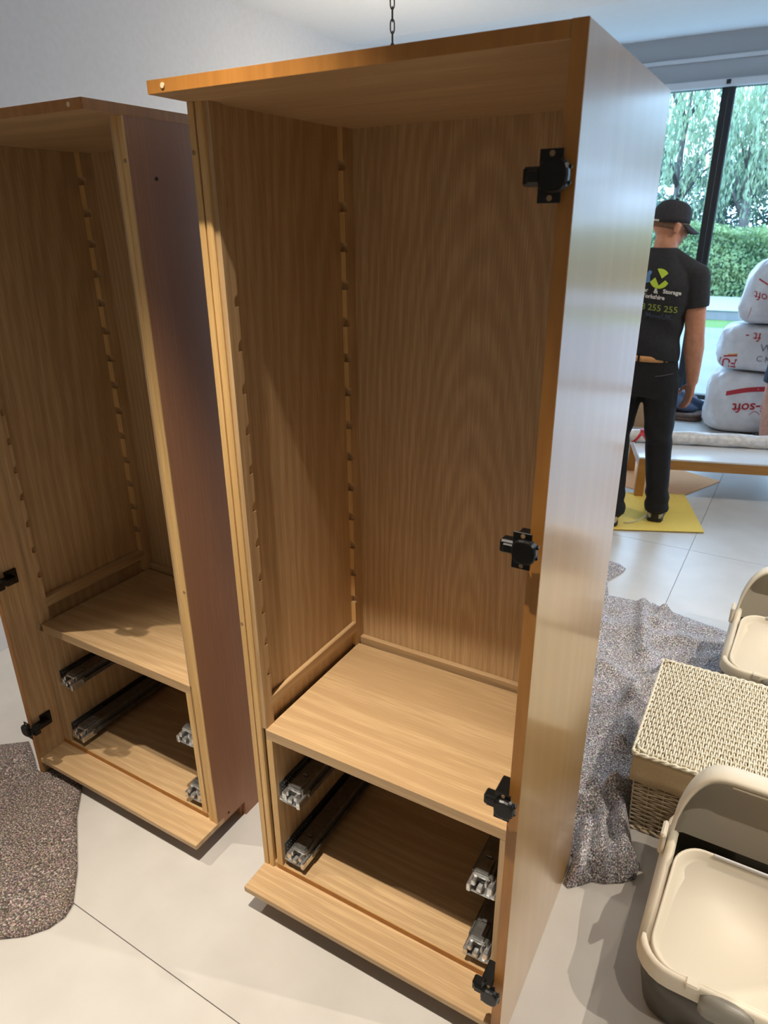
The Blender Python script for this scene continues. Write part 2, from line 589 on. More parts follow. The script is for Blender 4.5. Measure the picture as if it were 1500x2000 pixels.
def runner(par, m, xs, sgn, y0, z):
    """drawer runner: wall plate at xs, rail towards sgn"""
    L = 0.44
    r = obj('drawer_runner', boxes([(m * xs, m * (xs + sgn * 0.002), y0, y0 + L, z, z + 0.048),
                                    (m * xs, m * (xs + sgn * 0.03), y0, y0 + L, z, z + 0.003)]), dark_zinc, par)
    a = xs + sgn * 0.016
    obj('rail', boxes([(m * a, m * (a + sgn * 0.0483), y0 + 0.012, y0 + L, z + 0.010, z + 0.040)], 0.003), dark_zinc, r)
    obj('rail_lip', boxes([(m * (a + sgn * 0.0483), m * (a + sgn * 0.0568), y0 + 0.03, y0 + L, z + 0.006, z + 0.020)], 0.001), dark_zinc, r)
    bm = bmesh.new()
    for k in range(14):
        for j in range(2):
            cyl(bm, (m * (xs + sgn * 0.002), y0 + 0.010 + k * 0.0085, z + 0.022 + j * 0.012), (m * (xs + sgn * 0.0035), y0 + 0.010 + k * 0.0085, z + 0.022 + j * 0.012), 0.0022, seg=6)
    obj('rivet_row', bm, zinc, r)
    A = lambda q: m * (a + sgn * q)
    c = boxes([(A(-0.004), A(0.052), y0 - 0.010, y0 + 0.020, z, z + 0.005),
               (A(-0.006), A(0.008), y0 - 0.006, y0 + 0.032, z + 0.003, z + 0.027),
               (A(0.043), A(0.054), y0 - 0.012, y0 + 0.042, z - 0.002, z + 0.021),
               (A(0.006), A(0.046), y0 + 0.006, y0 + 0.030, z + 0.031, z + 0.039),
               (A(0.017), A(0.030), y0 - 0.012, y0 + 0.006, z + 0.008, z + 0.021),
               (A(0.034), A(0.044), y0 - 0.009, y0 + 0.010, z + 0.018, z + 0.033),
               (A(0.008), A(0.014), y0 - 0.004, y0 + 0.014, z + 0.020, z + 0.036)], 0.002)
    obj('runner_clip', c, zinc, r)
    p = boxes([(m * (xs + sgn * 0.001), m * (xs + sgn * 0.018), y0 - 0.008, y0 + 0.02, z - 0.002, z + 0.010)], 0.003)
    obj('front_tab', p, zinc, r)
    k = boxes([(m * (a + sgn * 0.0114), m * (a + sgn * 0.0426), y0 + 0.012, y0 + 0.055, z + 0.040, z + 0.045),
               (m * (a + sgn * 0.0199), m * (a + sgn * 0.0341), y0 + 0.055, y0 + 0.062, z + 0.040, z + 0.050)], 0.0012)
    obj('release_catch', k, dark_zinc, r)

def wardrobe(name, loc, rz, m, W, H, zb, zs, s, label, hinges, lit_zinc=True):
    """local x runs from the finished panel (0) to the set back side (m * W)"""
    D, t, tt, bt, st, yb_ = 0.57, 0.0215, 0.0202, 0.0175, 0.0293, 0.561
    root = empty(name, loc, rz)
    tag(root, label, 'wardrobe', 'empty oak wardrobes')
    # finished side panel, full depth to the floor
    obj('side_panel', boxes([(m * 0.0, m * (t - 0.002), 0.001, D, 0, H)], 0.0007), satin_oak, root)
    obj('side_lining', boxes([(m * (t - 0.002), m * t, 0.001, D, 0, H - tt - 0.0005)]), oak_z, root)
    e = obj('edge_banding', boxes([(m * 0.0004, m * (t - 0.0004), 0.0, 0.0012, 0, H)]), amber_edge, root)
    # top
    obj('top_panel', boxes([(m * t, m * W, 0.001, D, H - tt, H)], 0.0006), oak_x, root)
    obj('edge_banding', boxes([(m * (t + 0.0006), m * (W - 0.0004), 0.0, 0.0012, H - tt + 0.0004, H - 0.0004)]), amber_edge, root)
    obj('edge_banding', boxes([(m * (W - 0.0002), m * (W + 0.0006), 0.001, D, H - tt + 0.0004, H - 0.0004)]), amber_edge, root)
    for x in (W - 0.036,):
        bm = bmesh.new()
        cyl(bm, (m * x, -0.0016, H - 0.010), (m * x, 0.002, H - 0.010), 0.0042, seg=14)
        obj('cover_plug', bm, plug_white, root)
    # set back side: panel with a raw outer face, toe notch in front and a rear foot
    z0 = zb - bt
    ph = H - tt
    pr = [(s + 0.003, z0), (0.21, z0), (0.21, 0.0), (D, 0.0), (D, ph + 0.008), (s + 0.003, ph)]
    bm = bmesh.new()
    prism(bm, pr, lambda u, v, d: Vector((m * d, u, v)), W - 0.014, W - 0.0005)
    obj('side_panel', bm, raw_side, root)['label'] = 'raw reddish brown outer side panel'
    obj('side_lining', boxes([(m * (W - 0.031), m * (W - 0.0142), s + 0.012, D, zb, ph)]), oak_z, root)
    # stile: outer lipping with a bead beside it
    obj('stile', boxes([(m * (W - 0.0145), m * W, s, s + 0.004, z0 + 0.0, ph), (m * (W - 0.0165), m * (W - 0.0142), s + 0.004, s + 0.008, zb, ph)], 0.0006), pale_oak, root)
    bm = bmesh.new()
    pts = [(W - 0.0325, s + 0.012), (W - 0.0325, s + 0.003), (W - 0.030, s + 0.0005), (W - 0.019, s + 0.0005), (W - 0.0165, s + 0.003), (W - 0.0165, s + 0.012)]
    a = [bm.verts.new((m * x, y, zb)) for x, y in pts]
    b = [bm.verts.new((m * x, y, ph)) for x, y in pts]
    for i in range(6):
        j = (i + 1) % 6
        bm.faces.new((a[i], a[j], b[j], b[i]))
    bm.faces.new(a); bm.faces.new(b)
    obj('stile_bead', bm, pale_oak, root)
    # back
    obj('back_panel', boxes([(m * t, m * (W - 0.014), yb_, yb_ + 0.006, zb, ph)]), oak_z, root)
    # base board, riser and cabinet floor
    fz = zb + 0.0165
    obj('base_board', boxes([(m * t, m * W, 0.0, s + 0.03, z0, zb)], 0.0012), oak_x, root)
    obj('cabinet_floor', boxes([(m * t, m * (W - 0.031), s + 0.006, yb_, zb, fz)]), oak_x, root)
    obj('edge_banding', boxes([(m * t, m * (W - 0.043), s + 0.0045, s + 0.0062, zb, fz - 0.0005)]), amber_edge, root)
    obj('plinth', boxes([(m * t, m * (W - 0.014), 0.20, 0.216, 0, z0)]), raw_side, root)
    # fixed shelf above the drawer space
    obj('shelf', boxes([(m * 0.0445, m * (W - 0.0426), s + 0.0055, yb_ - 0.026, zs - st, zs)], 0.0008), oak_x, root)
    obj('back_batten', boxes([(m * 0.0445, m * (W - 0.0426), yb_ - 0.016, yb_, zs - st, zs + 0.018)], 0.001), oak_x, root)
    # drawer linings
    obj('drawer_lining', boxes([(m * (W - 0.0615), m * (W - 0.0426), s + 0.006, yb_, zb + 0.001, zs - st)], 0.0006), oak_z, root)
    obj('lining_edge', boxes([(m * (W - 0.0612), m * (W - 0.0430), s + 0.0052, s + 0.0064, zb + 0.001, zs - st)]), pale_oak, root)
    obj('drawer_lining', boxes([(m * t, m * 0.0615, s + 0.006, yb_, zb + 0.001, zs - st)], 0.0006), oak_z, root)
    # shelf ladders, cut with notches
    for x0, x1 in ((W - 0.0445, W - 0.031), (t, t + 0.0225)):
        for ye, ybk in ((s + 0.040, s + 0.0075), (0.520, 0.5605)):
            bm = bmesh.new()
            ladder(bm, m, x0, x1, ye, ybk, zs, ph, 0.706, 0.0869)
            obj('shelf_ladder', bm, [oak_z, pale_oak], root)
    # loose bearers in the lowest notches
    for x0, x1 in ((W - 0.0447, W - 0.0312), (t + 0.001, t + 0.0227)):
        o = obj('shelf_bearer', boxes([(m * x0, m * x1, s + 0.0305, 0.5295, zs + 0.046, zs + 0.080)], 0.002), oak_y, root)
    for z in hinges:
        hinge(root, m, z)
    for z in (0.125, 0.338):
        z += zb - 0.0856
        runner(root, m, W - 0.0617, -1, s + 0.018, z)
        runner(root, m, 0.0617, 1, s + 0.018, z)
    # small screw holes in the raw side
    for y, z in ((0.16, H - 0.13), (s + 0.05, z0 + 0.02), (0.40, 0.05)):
        bm = bmesh.new()
        cyl(bm, (m * (W - 0.001), y, z), (m * (W + 0.0003), y, z), 0.004, seg=10)
        obj('screw_hole', bm, hole_dark, root)
    for z in (H - 0.10, 0.86):
        bm = bmesh.new()
        cyl(bm, (m * (W - 0.006), s - 0.0006, z), (m * (W - 0.006), s + 0.003, z), 0.0042, seg=12)
        obj('stile_plug', bm, plug_brown, root)
    return root

wardrobe('wardrobe', (0, 0, 0), 0, -1, 0.7255, 1.9432, 0.0856, 0.5606, 0.0873,
         'tall empty oak wardrobe in the middle with satin right side and black hinges', [1.776, 1.257, 0.738, 0.213])
wardrobe('wardrobe', (-1.6764, 0.0489, 0), -0.0093, 1, 0.7342, 1.9432, 0.0710, 0.5520, 0.0890,
         'left empty oak wardrobe with raw reddish right side panel, standing behind the grey blanket', [1.776, 1.257, 0.738, 0.203])

# ------------------------------------------------------------------ blankets
def fleck_mat(name, tone, warm):
    m = mat(name, tone, 0.95)
    nt = m.node_tree
    b = nt.nodes['Principled BSDF']
    tc = nt.nodes.new('ShaderNodeTexCoord')
    n1 = nt.nodes.new('ShaderNodeTexNoise'); n1.inputs['Scale'].default_value = 210; n1.inputs['Detail'].default_value = 3
    n2 = nt.nodes.new('ShaderNodeTexVoronoi'); n2.inputs['Scale'].default_value = 330
    n3 = nt.nodes.new('ShaderNodeTexNoise'); n3.inputs['Scale'].default_value = 9; n3.inputs['Detail'].default_value = 2
    for n in (n1, n2, n3):
        nt.links.new(tc.outputs['Object'], n.inputs['Vector'])
    k = tone
    r1 = ramp(nt, [(0.30, tuple(c * 0.12 for c in k)), (0.48, tuple(c * 0.7 for c in k)), (0.56, tuple(c * 1.25 for c in k)), (0.68, tuple(min(1, c * 2.6 + 0.08) for c in k))])
    nt.links.new(n1.outputs['Fac'], r1.inputs[0])
    hs = nt.nodes.new('ShaderNodeHueSaturation'); hs.inputs['Saturation'].default_value = 0.9
    nt.links.new(n2.outputs['Color'], hs.inputs['Color'])
    mx = nt.nodes.new('ShaderNodeMix'); mx.data_type = 'RGBA'; mx.blend_type = 'OVERLAY'
    mx.inputs['Factor'].default_value = 0.24
    nt.links.new(r1.outputs[0], mx.inputs['A'])
    nt.links.new(hs.outputs[0], mx.inputs['B'])
    r3 = ramp(nt, [(0.3, warm), (0.7, (1.0, 1.0, 1.0))])
    nt.links.new(n3.outputs['Fac'], r3.inputs[0])
    m2 = nt.nodes.new('ShaderNodeMix'); m2.data_type = 'RGBA'; m2.blend_type = 'MULTIPLY'; m2.inputs['Factor'].default_value = 0.8
    nt.links.new(mx.outputs['Result'], m2.inputs['A'])
    nt.links.new(r3.outputs[0], m2.inputs['B'])
    nt.links.new(m2.outputs['Result'], b.inputs['Base Color'])
    bp = nt.nodes.new('ShaderNodeBump'); bp.inputs['Strength'].default_value = 0.9; bp.inputs['Distance'].default_value = 0.003
    nt.links.new(n1.outputs['Fac'], bp.inputs['Height'])
    nt.links.new(bp.outputs[0], b.inputs['Normal'])
    return m
fleck_a = fleck_mat('blue grey flecked felt', srgb(168, 165, 172), (0.84, 0.78, 0.70))
fleck_b = fleck_mat('brown grey flecked felt', srgb(128, 116, 110), (0.86, 0.82, 0.78))

def inside(p, poly):
    x, y = p
    c = False
    n = len(poly)
    for i in range(n):
        x0, y0 = poly[i]; x1, y1 = poly[(i + 1) % n]
        if (y0 > y) != (y1 > y) and x < (x1 - x0) * (y - y0) / (y1 - y0) + x0:
            c = not c
    return c

def edge_dist(p, poly):
    best = 9
    P = Vector(p)
    n = len(poly)
    for i in range(n):
        a = Vector(poly[i]); b = Vector(poly[(i + 1) % n])
        ab = b - a
        t = max(0, min(1, (P - a).dot(ab) / max(1e-9, ab.length_squared)))
        best = min(best, (P - a - ab * t).length)
    return best

def cloth(name, poly, step, hfun, thick, m):
    """cloth lying on the floor: a polygon filled with a grid and lifted by hfun"""
    # resample the outline
    out = []
    n = len(poly)
    for i in range(n):
        a = Vector(poly[i]); b = Vector(poly[(i + 1) % n])
        k = max(1, int((b - a).length / step))
        for j in range(k):
            out.append((a + (b - a) * j / k)[:])
    xs = [p[0] for p in poly]; ys = [p[1] for p in poly]
    pts = list(out)
    y = min(ys)
    row = 0
    while y < max(ys):
        x = min(xs) + (step / 2 if row % 2 else 0)
        while x < max(xs):
            if inside((x, y), poly) and edge_dist((x, y), poly) > step * 0.6:
                pts.append((x, y))
            x += step
        y += step * 0.87
        row += 1
    from mathutils.geometry import delaunay_2d_cdt
    ne = len(out)
    v2, e2, f2, *_ = delaunay_2d_cdt([Vector(p) for p in pts], [(i, (i + 1) % ne) for i in range(ne)], [], 1, 1e-5)
    bm = bmesh.new()
    top = []
    for p in v2:
        e = edge_dist(p, poly)
        top.append(bm.verts.new((p.x, p.y, thick + hfun(p.x, p.y, e))))
    for f in f2:
        bm.faces.new([top[i] for i in f])
    # skirt down to the floor
    be = [e for e in bm.edges if len(e.link_faces) == 1]
    r = bmesh.ops.extrude_edge_only(bm, edges=be)
    for g in r['geom']:
        if isinstance(g, bmesh.types.BMVert):
            g.co.z = 0.001
    return obj(name, bm, m, None, True)

def fold(x, y, ax, ay, bx, by, h, wd):
    a = Vector((ax, ay)); b = Vector((bx, by)); p = Vector((x, y))
    ab = b - a
    t = max(0, min(1, (p - a).dot(ab) / ab.length_squared))
    d = (p - a - ab * t).length
    return h * math.exp(-(d / wd) ** 2)

FOLDS = [(-0.1, 2.19, -0.02, 1.75, 0.030, 0.03), (0.0, 2.17, -0.02, 2.02, 0.03, 0.025), (0.0, 1.38, 0.09, 1.62, 0.035, 0.035),
         (0.09, 1.62, 0.35, 1.78, 0.035, 0.035), (0.02, 1.15, 0.0, 1.45, 0.03, 0.03), (-0.02, 0.78, 0.09, 0.93, 0.05, 0.025),
         (0.00, 0.92, 0.12, 0.80, 0.03, 0.03), (0.03, 0.80, 0.07, 0.60, 0.045, 0.022), (0.10, 0.78, 0.13, 0.62, 0.05, 0.028),
         (0.012, 0.70, 0.035, 0.53, 0.05, 0.018), (0.06, 0.72, 0.09, 0.56, 0.035, 0.016), (0.15, 0.74, 0.155, 0.66, 0.03, 0.02),
         (-0.3, 1.9, 0.2, 1.95, 0.015, 0.05), (-0.2, 1.6, 0.02, 1.5, 0.02, 0.04)]
def h_right(x, y, e):
    z = 1.5 * sum(fold(x, y, *f) for f in FOLDS)
    if x > 0.2 and y > 1.4:
        z *= 0.1
    z += 0.004 * math.sin(31 * x + 12 * y) + 0.003 * math.sin(47 * y - 20 * x) + 0.004
    if x < 0.004 and y < 0.6:
        z = 0
    return max(0.0, z) * min(1, 0.25 + e / 0.03)
poly_r = [(0.004, 0.500), (0.02, 0.492), (0.05, 0.520), (0.075, 0.548), (0.104, 0.556), (0.150, 0.585), (0.176, 0.612), (0.180, 0.66), (0.150, 0.69), (0.134, 0.75),
          (0.116, 0.80), (0.113, 1.0), (0.113, 1.29), (0.30, 1.335), (0.75, 1.36), (0.75, 2.02), (0.50, 2.08), (0.255, 2.134), (0.12, 2.17), (0.003, 2.195), (-0.06, 2.235), (-0.14, 2.215),
          (-0.27, 2.206), (-0.31, 2.36), (-0.262, 2.50), (-0.258, 2.548), (-0.30, 2.58), (-0.36, 2.595), (-0.60, 2.60), (-0.80, 2.1), (-0.80, 0.64), (-0.40, 0.60), (0.004, 0.60)]
tag(cloth('blanket', poly_r, 0.017, h_right, 0.006, fleck_a), 'crumpled blue grey flecked moving blanket on the floor beside the wicker basket', 'blanket', 'grey moving blankets')
poly_l = [(-2.35, -0.30), (-1.84, 0.12), (-1.75, 0.078), (-1.69, 0.046), (-1.654, 0.046), (-1.648, 0.10), (-1.52, 0.10), (-1.40, -0.02), (-1.233, -0.147), (-1.150, -0.226), (-1.136, -0.262), (-1.146, -0.305), (-1.18, -0.35), (-1.235, -0.39), (-1.60, -0.66), (-1.95, -0.90)]
tag(cloth('blanket', poly_l, 0.028, lambda x, y, e: 0.002 * math.sin(19 * x + 8 * y) * min(1, e / 0.05) + 0.002, 0.007, fleck_b),
    'flat brown grey flecked moving blanket with a rounded corner in front of the left wardrobe', 'blanket', 'grey moving blankets')

# ------------------------------------------------------------------ wicker basket
cane = noise_mat('whitewashed cane', srgb(214, 204, 178), srgb(240, 234, 216), 70, 0.55, bump=0.2)
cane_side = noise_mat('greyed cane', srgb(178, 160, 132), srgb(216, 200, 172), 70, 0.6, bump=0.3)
linen = noise_mat('beige linen', srgb(186, 164, 128), srgb(196, 174, 138), 260, 0.9, bump=0.2)
BX0, BX1, BY0, BY1, BH = 0.100, 0.78, 0.782, 1.31, 0.30
bk = empty('wicker_basket', ((BX0 + BX1) / 2, (BY0 + BY1) / 2, 0))
tag(bk, 'rectangular whitewashed wicker basket with linen cuff and woven lid behind the front litter box', 'basket')
hx, hy = (BX1 - BX0) / 2, (BY1 - BY0) / 2
# lid: cross rods along x, strands along y woven over and under in pairs
bm = bmesh.new()
rods = [-hy + 0.012 + 0.0253 * k for k in range(21)]
for y in rods:
    tube(bm, [(-hx + 0.006, y, BH - 0.004), (hx - 0.006, y, BH - 0.004)], 0.0042, 5)
o = obj('lid_rods', bm, cane, bk, True); o['kind'] = 'stuff'
bm = bmesh.new()
x = -hx + 0.008
k = 0
while x < hx - 0.006:
    ph = k % 2
    pts = []
    for i in range(len(rods)):
        s = 1 if (i + ph) % 2 else -1
        pts.append((x + R.uniform(-0.0009, 0.0009), rods[i], BH - 0.004 + s * 0.0048))
        if i < len(rods) - 1:
            pts.append((x + R.uniform(-0.0012, 0.0012), (rods[i] + rods[i + 1]) / 2, BH - 0.004 + R.uniform(-0.001, 0.001)))
    pts = [(x, -hy, BH - 0.010)] + pts + [(x, hy, BH - 0.010)]
    tube(bm, pts, 0.0029, 5)
    k += 1
    x += 0.0064
o = obj('lid_weave', bm, cane, bk, True); o['kind'] = 'stuff'
bm = bmesh.new()
for yy in (-hy, hy):
    for j in range(2):
        pts = [(-hx + (2 * hx) * i / 60, yy + 0.003 * math.sin(i * 1.3 + PI * j), BH - 0.007 + 0.004 * math.cos(i * 1.3 + PI * j)) for i in range(61)]
        tube(bm, pts, 0.0042, 5)
for xx in (-hx, hx):
    for j in range(2):
        pts = [(xx + 0.003 * math.sin(i * 1.3 + PI * j), -hy + (2 * hy) * i / 48, BH - 0.007 + 0.004 * math.cos(i * 1.3 + PI * j)) for i in range(49)]
        tube(bm, pts, 0.0042, 5)
o = obj('lid_border', bm, cane, bk, True); o['kind'] = 'stuff'
for sx in (-1, 1):
    for sy in (-1, 1):
        bm = bmesh.new()
        for j in range(3):
            tube(bm, [(sx * (hx - 0.004), sy * (hy - 0.030), BH + 0.001 + 0.002 * j), (sx * (hx - 0.012 - 0.003 * j), sy * (hy - 0.014), BH + 0.003), (sx * (hx - 0.034), sy * (hy - 0.006 - 0.004 * j), BH + 0.001)], 0.003, 5)
        obj('lid_binding', bm, cane, bk, True)
# sides: weavers around upright stakes
bm = bmesh.new()
tp = 0.010
def side_pts(n):
    per = []
    for (ax, ay), (bx, by) in (((-1, -1), (1, -1)), ((1, -1), (1, 1)), ((1, 1), (-1, 1)), ((-1, 1), (-1, -1))):
        ln = 2 * hx if ay == by else 2 * hy
        c = int(ln / 0.0225)
        for i in range(c):
            f = i / c
            per.append((ax + (bx - ax) * f, ay + (by - ay) * f, i, (ay == by)))
    return per
per = side_pts(0)
rows = 22
for rw in range(rows):
    z = 0.016 + rw * 0.0083
    ins = tp * (1 - z / BH)
    pts = []
    for q, (u, v, i, hor) in enumerate(per):
        s = (1 if ((i // 2) + (rw // 2)) % 2 else -1) * (0 if i % 2 == 0 else 1)
        off = 0.0032 * (1 if (q // 2 + rw) % 2 else -1) if q % 2 == 0 else 0
        px, py = u * (hx - 0.010 - ins), v * (hy - 0.010 - ins)
        if hor:
            py += off * (1 if v > 0 else -1)
        else:
            px += off * (1 if u > 0 else -1)
        pts.append((px, py, z + R.uniform(-0.0012, 0.0012)))
    tube(bm, pts + [pts[0]], 0.0029, 5, cap=False)
o = obj('side_weave', bm, cane_side, bk, True); o['kind'] = 'stuff'
bm = bmesh.new()
for q, (u, v, i, hor) in enumerate(per):
    if q % 2 == 0:
        tube(bm, [(u * (hx - 0.010 - tp), v * (hy - 0.010 - tp), 0.006), (u * (hx - 0.010), v * (hy - 0.010), BH - 0.012)], 0.0028, 5)
o = obj('side_stakes', bm, cane_side, bk, True); o['kind'] = 'stuff'
bm = bmesh.new()
for j in range(2):
    pts = []
    for q, (u, v, i, hor) in enumerate(per):
        for h in (0, 0.5):
            t = (q + h) * 1.9 + PI * j
            pts.append((u * (hx - 0.016 + 0.004 * math.sin(t)), v * (hy - 0.016 + 0.004 * math.sin(t)), 0.008 + 0.005 * math.cos(t)))
    tube(bm, pts + [pts[0]], 0.0042, 5, cap=False)
o = obj('foot_braid', bm, cane_side, bk, True); o['kind'] = 'stuff'
# liner inside and cuff outside
bm = bmesh.new()
for (x0, x1, y0, y1) in ((-hx + 0.040, hx - 0.040, -hy + 0.040, -hy + 0.042), (-hx + 0.040, hx - 0.040, hy - 0.042, hy - 0.040), (-hx + 0.040, -hx + 0.042, -hy + 0.040, hy - 0.040), (hx - 0.042, hx - 0.040, -hy + 0.040, hy - 0.040), (-hx + 0.040, hx - 0.040, -hy + 0.040, hy - 0.040)):
    flat = (x1 - x0 > 0.1 and y1 - y0 > 0.1)
    box(bm, x0, x1, y0, y1, 0.016, 0.018 if flat else 0.27)
obj('liner', bm, linen, bk)
bm = bmesh.new()
n = 160
def cuff(z, push):
    out = []
    for q in range(n):
        f = q / n * 4
        sd = int(f); f -= sd
        cs = [(-1, -1), (1, -1), (1, 1), (-1, 1)]
        a, b = cs[sd], cs[(sd + 1) % 4]
        u, v = a[0] + (b[0] - a[0]) * f, a[1] + (b[1] - a[1]) * f
        wv_ = 0.0012 * math.sin(q * 0.9 + z * 60)
        out.append(Vector((u * (hx + push + wv_), v * (hy + push + wv_), z)))
    return out
rings(bm, [cuff(0.292, -0.012), cuff(0.290, -0.003), cuff(0.26, -0.002), cuff(0.22, -0.001), cuff(0.192, 0.0), cuff(0.190, -0.004)], cap=False)
obj('linen_cuff', bm, linen, bk, True)

# ------------------------------------------------------------------ litter boxes
cream = mat('cream plastic', srgb(222, 212, 192), 0.5)
grey_tub = mat('dark olive grey plastic', srgb(74, 70, 60), 0.35)
latch_m = mat('mid grey plastic latch', srgb(128, 124, 114), 0.4)
def rrect(hx_, hy_, r, z, n=6, cx=0, cy=0, dz=None):
    out = []
    for qx, qy, a0 in ((1, 1, 0), (-1, 1, PI / 2), (-1, -1, PI), (1, -1, 3 * PI / 2)):
        for k in range(n + 1):
            t = a0 + PI / 2 * k / n
            x = cx + qx * (hx_ - r) + r * math.cos(t)
            y = cy + qy * (hy_ - r) + r * math.sin(t)
            out.append(Vector((x, y, z if dz is None else z + dz(x, y))))
    return out
def litter_box(loc, rz, label):
    root = empty('litter_box', loc, rz)
    tag(root, label, 'litter box', 'open hooded litter boxes')
    HX, HY = 0.196, 0.262
    # tub
    bm = bmesh.new()
    rs = [rrect(0.160, 0.222, 0.06, 0.0), rrect(0.166, 0.228, 0.065, 0.008), rrect(0.180, 0.244, 0.07, 0.10), rrect(0.187, 0.252, 0.075, 0.172),
          rrect(0.183, 0.248, 0.071, 0.172), rrect(0.176, 0.240, 0.066, 0.10), rrect(0.160, 0.222, 0.06, 0.008)]
    rings(bm, rs)
    obj('tub', bm, grey_tub, root, True)
    # rim all round, dipping slightly to the front
    bm = bmesh.new()
    rs = [rrect(HX - 0.006, HY - 0.006, 0.08, 0.158), rrect(HX, HY, 0.082, 0.164), rrect(HX - 0.002, HY - 0.002, 0.082, 0.200), rrect(HX - 0.008, HY - 0.008, 0.078, 0.206), rrect(HX - 0.020, HY - 0.020, 0.070, 0.203), rrect(HX - 0.020, HY - 0.020, 0.070, 0.165)]
    rings(bm, rs, cap=False)
    v = obj('rim', bm, cream, root, True)
    # rear hood: a shell arched across the back, open towards the front
    bm = bmesh.new()
    def arch(y, hw, h, inset, n=28, base=0.19):
        """half superellipse across x"""
        out = []
        for k in range(n + 1):
            t = PI * k / n
            c, s = math.cos(t), math.sin(t)
            x = math.copysign(abs(c) ** 0.34, c) * (hw - inset)
            zz = abs(s) ** 0.34
            taper = 1 - 0.27 * zz ** 2
            out.append(Vector((x * taper, 0, zz * (h - base - inset) + base)))
        lean = 0.35
        return [Vector((p.x, y + (p.z - base) * lean, p.z)) for p in out]
    sec = [(0.062, 0.187, 0.433), (0.066, 0.190, 0.437), (0.12, 0.189, 0.432), (0.155, 0.186, 0.412), (0.170, 0.178, 0.38), (0.178, 0.160, 0.34)]
    outer = [arch(y, hw, h, 0) for y, hw, h in sec]
    inner = [arch(y - 0.002, hw, h, 0.007) for y, hw, h in reversed(sec)]
    vs_ = [[bm.verts.new(p) for p in r] for r in outer + inner]
    for a, b in zip(vs_, vs_[1:] + vs_[:1]):
        if a is vs_[len(outer) - 1]:
            continue
        for i in range(len(a) - 1):
            bm.faces.new((a[i], a[i + 1], b[i + 1], b[i]))
    bm.faces.new(vs_[len(outer) - 1])
    bm.faces.new(vs_[len(outer)])
    obj('hood', bm, cream, root, True)
    obj('hood_catch', boxes([(-0.065, 0.065, 0.143, 0.149, 0.414, 0.420)], 0.002), cream, root)
    # side walls of the hood running forward and down to the rim
    for s in (-1, 1):
        bm = bmesh.new()
        prof = [(-0.20, 0.206), (-0.12, 0.228), (-0.03, 0.250), (0.05, 0.262), (0.085, 0.275)]
        o_, i_ = [], []
        rows_ = []
        for y, z in prof:
            rows_.append([Vector((s * 0.1945, y, 0.190)), Vector((s * 0.1925, y, 0.204)), Vector((s * 0.180, y, z - 0.006)), Vector((s * 0.168, y, z)), Vector((s * 0.160, y, z - 0.006)), Vector((s * 0.176, y, 0.190))])
        rings(bm, rows_)
        obj('hood_side', bm, cream, root, True)
        obj('hood_clip', boxes([(s * 0.186, s * 0.2, 0.035, 0.095, 0.222, 0.292)], 0.006), cream, root)
    # front lid: a shallow dish with a raised lip, sloping up from the front rim
    bm = bmesh.new()
    def lid_ring(ins, dz):
        out = []
        hx_, hy_, cy = 0.166 - ins, 0.150 - ins, -0.097
        r = max(0.02, 0.062 - ins * 0.6)
        for p in rrect(hx_, hy_, r, 0.0, 8, 0, cy):
            v_ = max(0.0, (p.y - (cy - 0.150)) / 0.300)
            wide = 1.0 - 0.10 * v_ ** 2
            lift = 0.205 + 0.068 * v_ ** 1.15 + 0.022 * math.exp(-((v_ - 0.62) / 0.30) ** 2) * min(1, (abs(p.x) / 0.10) ** 4)
            out.append(Vector((p.x * wide, p.y, lift + dz)))
        return out
    rings(bm, [lid_ring(-0.004, -0.018), lid_ring(-0.003, -0.002), lid_ring(0.001, 0.001), lid_ring(0.005, -0.002), lid_ring(0.012, -0.014), lid_ring(0.022, -0.026), lid_ring(0.036, -0.032), lid_ring(0.06, -0.034), lid_ring(0.10, -0.034)])
    obj('front_lid', bm, cream, root, True)
    obj('lid_lip', boxes([(-0.075, 0.075, 0.044, 0.050, 0.274, 0.284)], 0.002), white_gloss, root)
    # latch on the front
    bm = bmesh.new()
    rs = []
    for k in range(11):
        x = -0.052 + 0.104 * k / 10
        e = 1 - abs(k - 5) / 5
        a = 0.008 + 0.006 * min(1, e * 4)
        yy = -HY - 0.006 + 0.003 * (1 - e)
        zc = 0.178 - 0.005 * (1 - e)
        hh = 0.017 + 0.009 * min(1, e * 3)
        rs.append([Vector((x, yy + 0.006, zc - hh)), Vector((x, yy - a * 0.8, zc - hh)), Vector((x, yy - a, zc + hh * 0.4)), Vector((x, yy - a * 0.5, zc + hh)), Vector((x, yy + 0.012, zc + hh + 0.002)), Vector((x, yy + 0.012, zc + hh - 0.004))])
    rings(bm, rs)
    obj('latch', bm, latch_m, root, True)['label'] = 'mid grey front latch'
    obj('latch_notch', boxes([(-0.085, -0.056, -HY - 0.004, -HY + 0.02, 0.186, 0.209)], 0.004), cream, root)
    return root
LB = litter_box((0.420, 0.478, 0), -0.01, 'cream and dark grey litter box with grey latch, lid open, nearest the camera')
litter_box((0.470, 1.735, 0.022), -0.02, 'cream litter box standing behind the wicker basket, partly cut off by the frame')

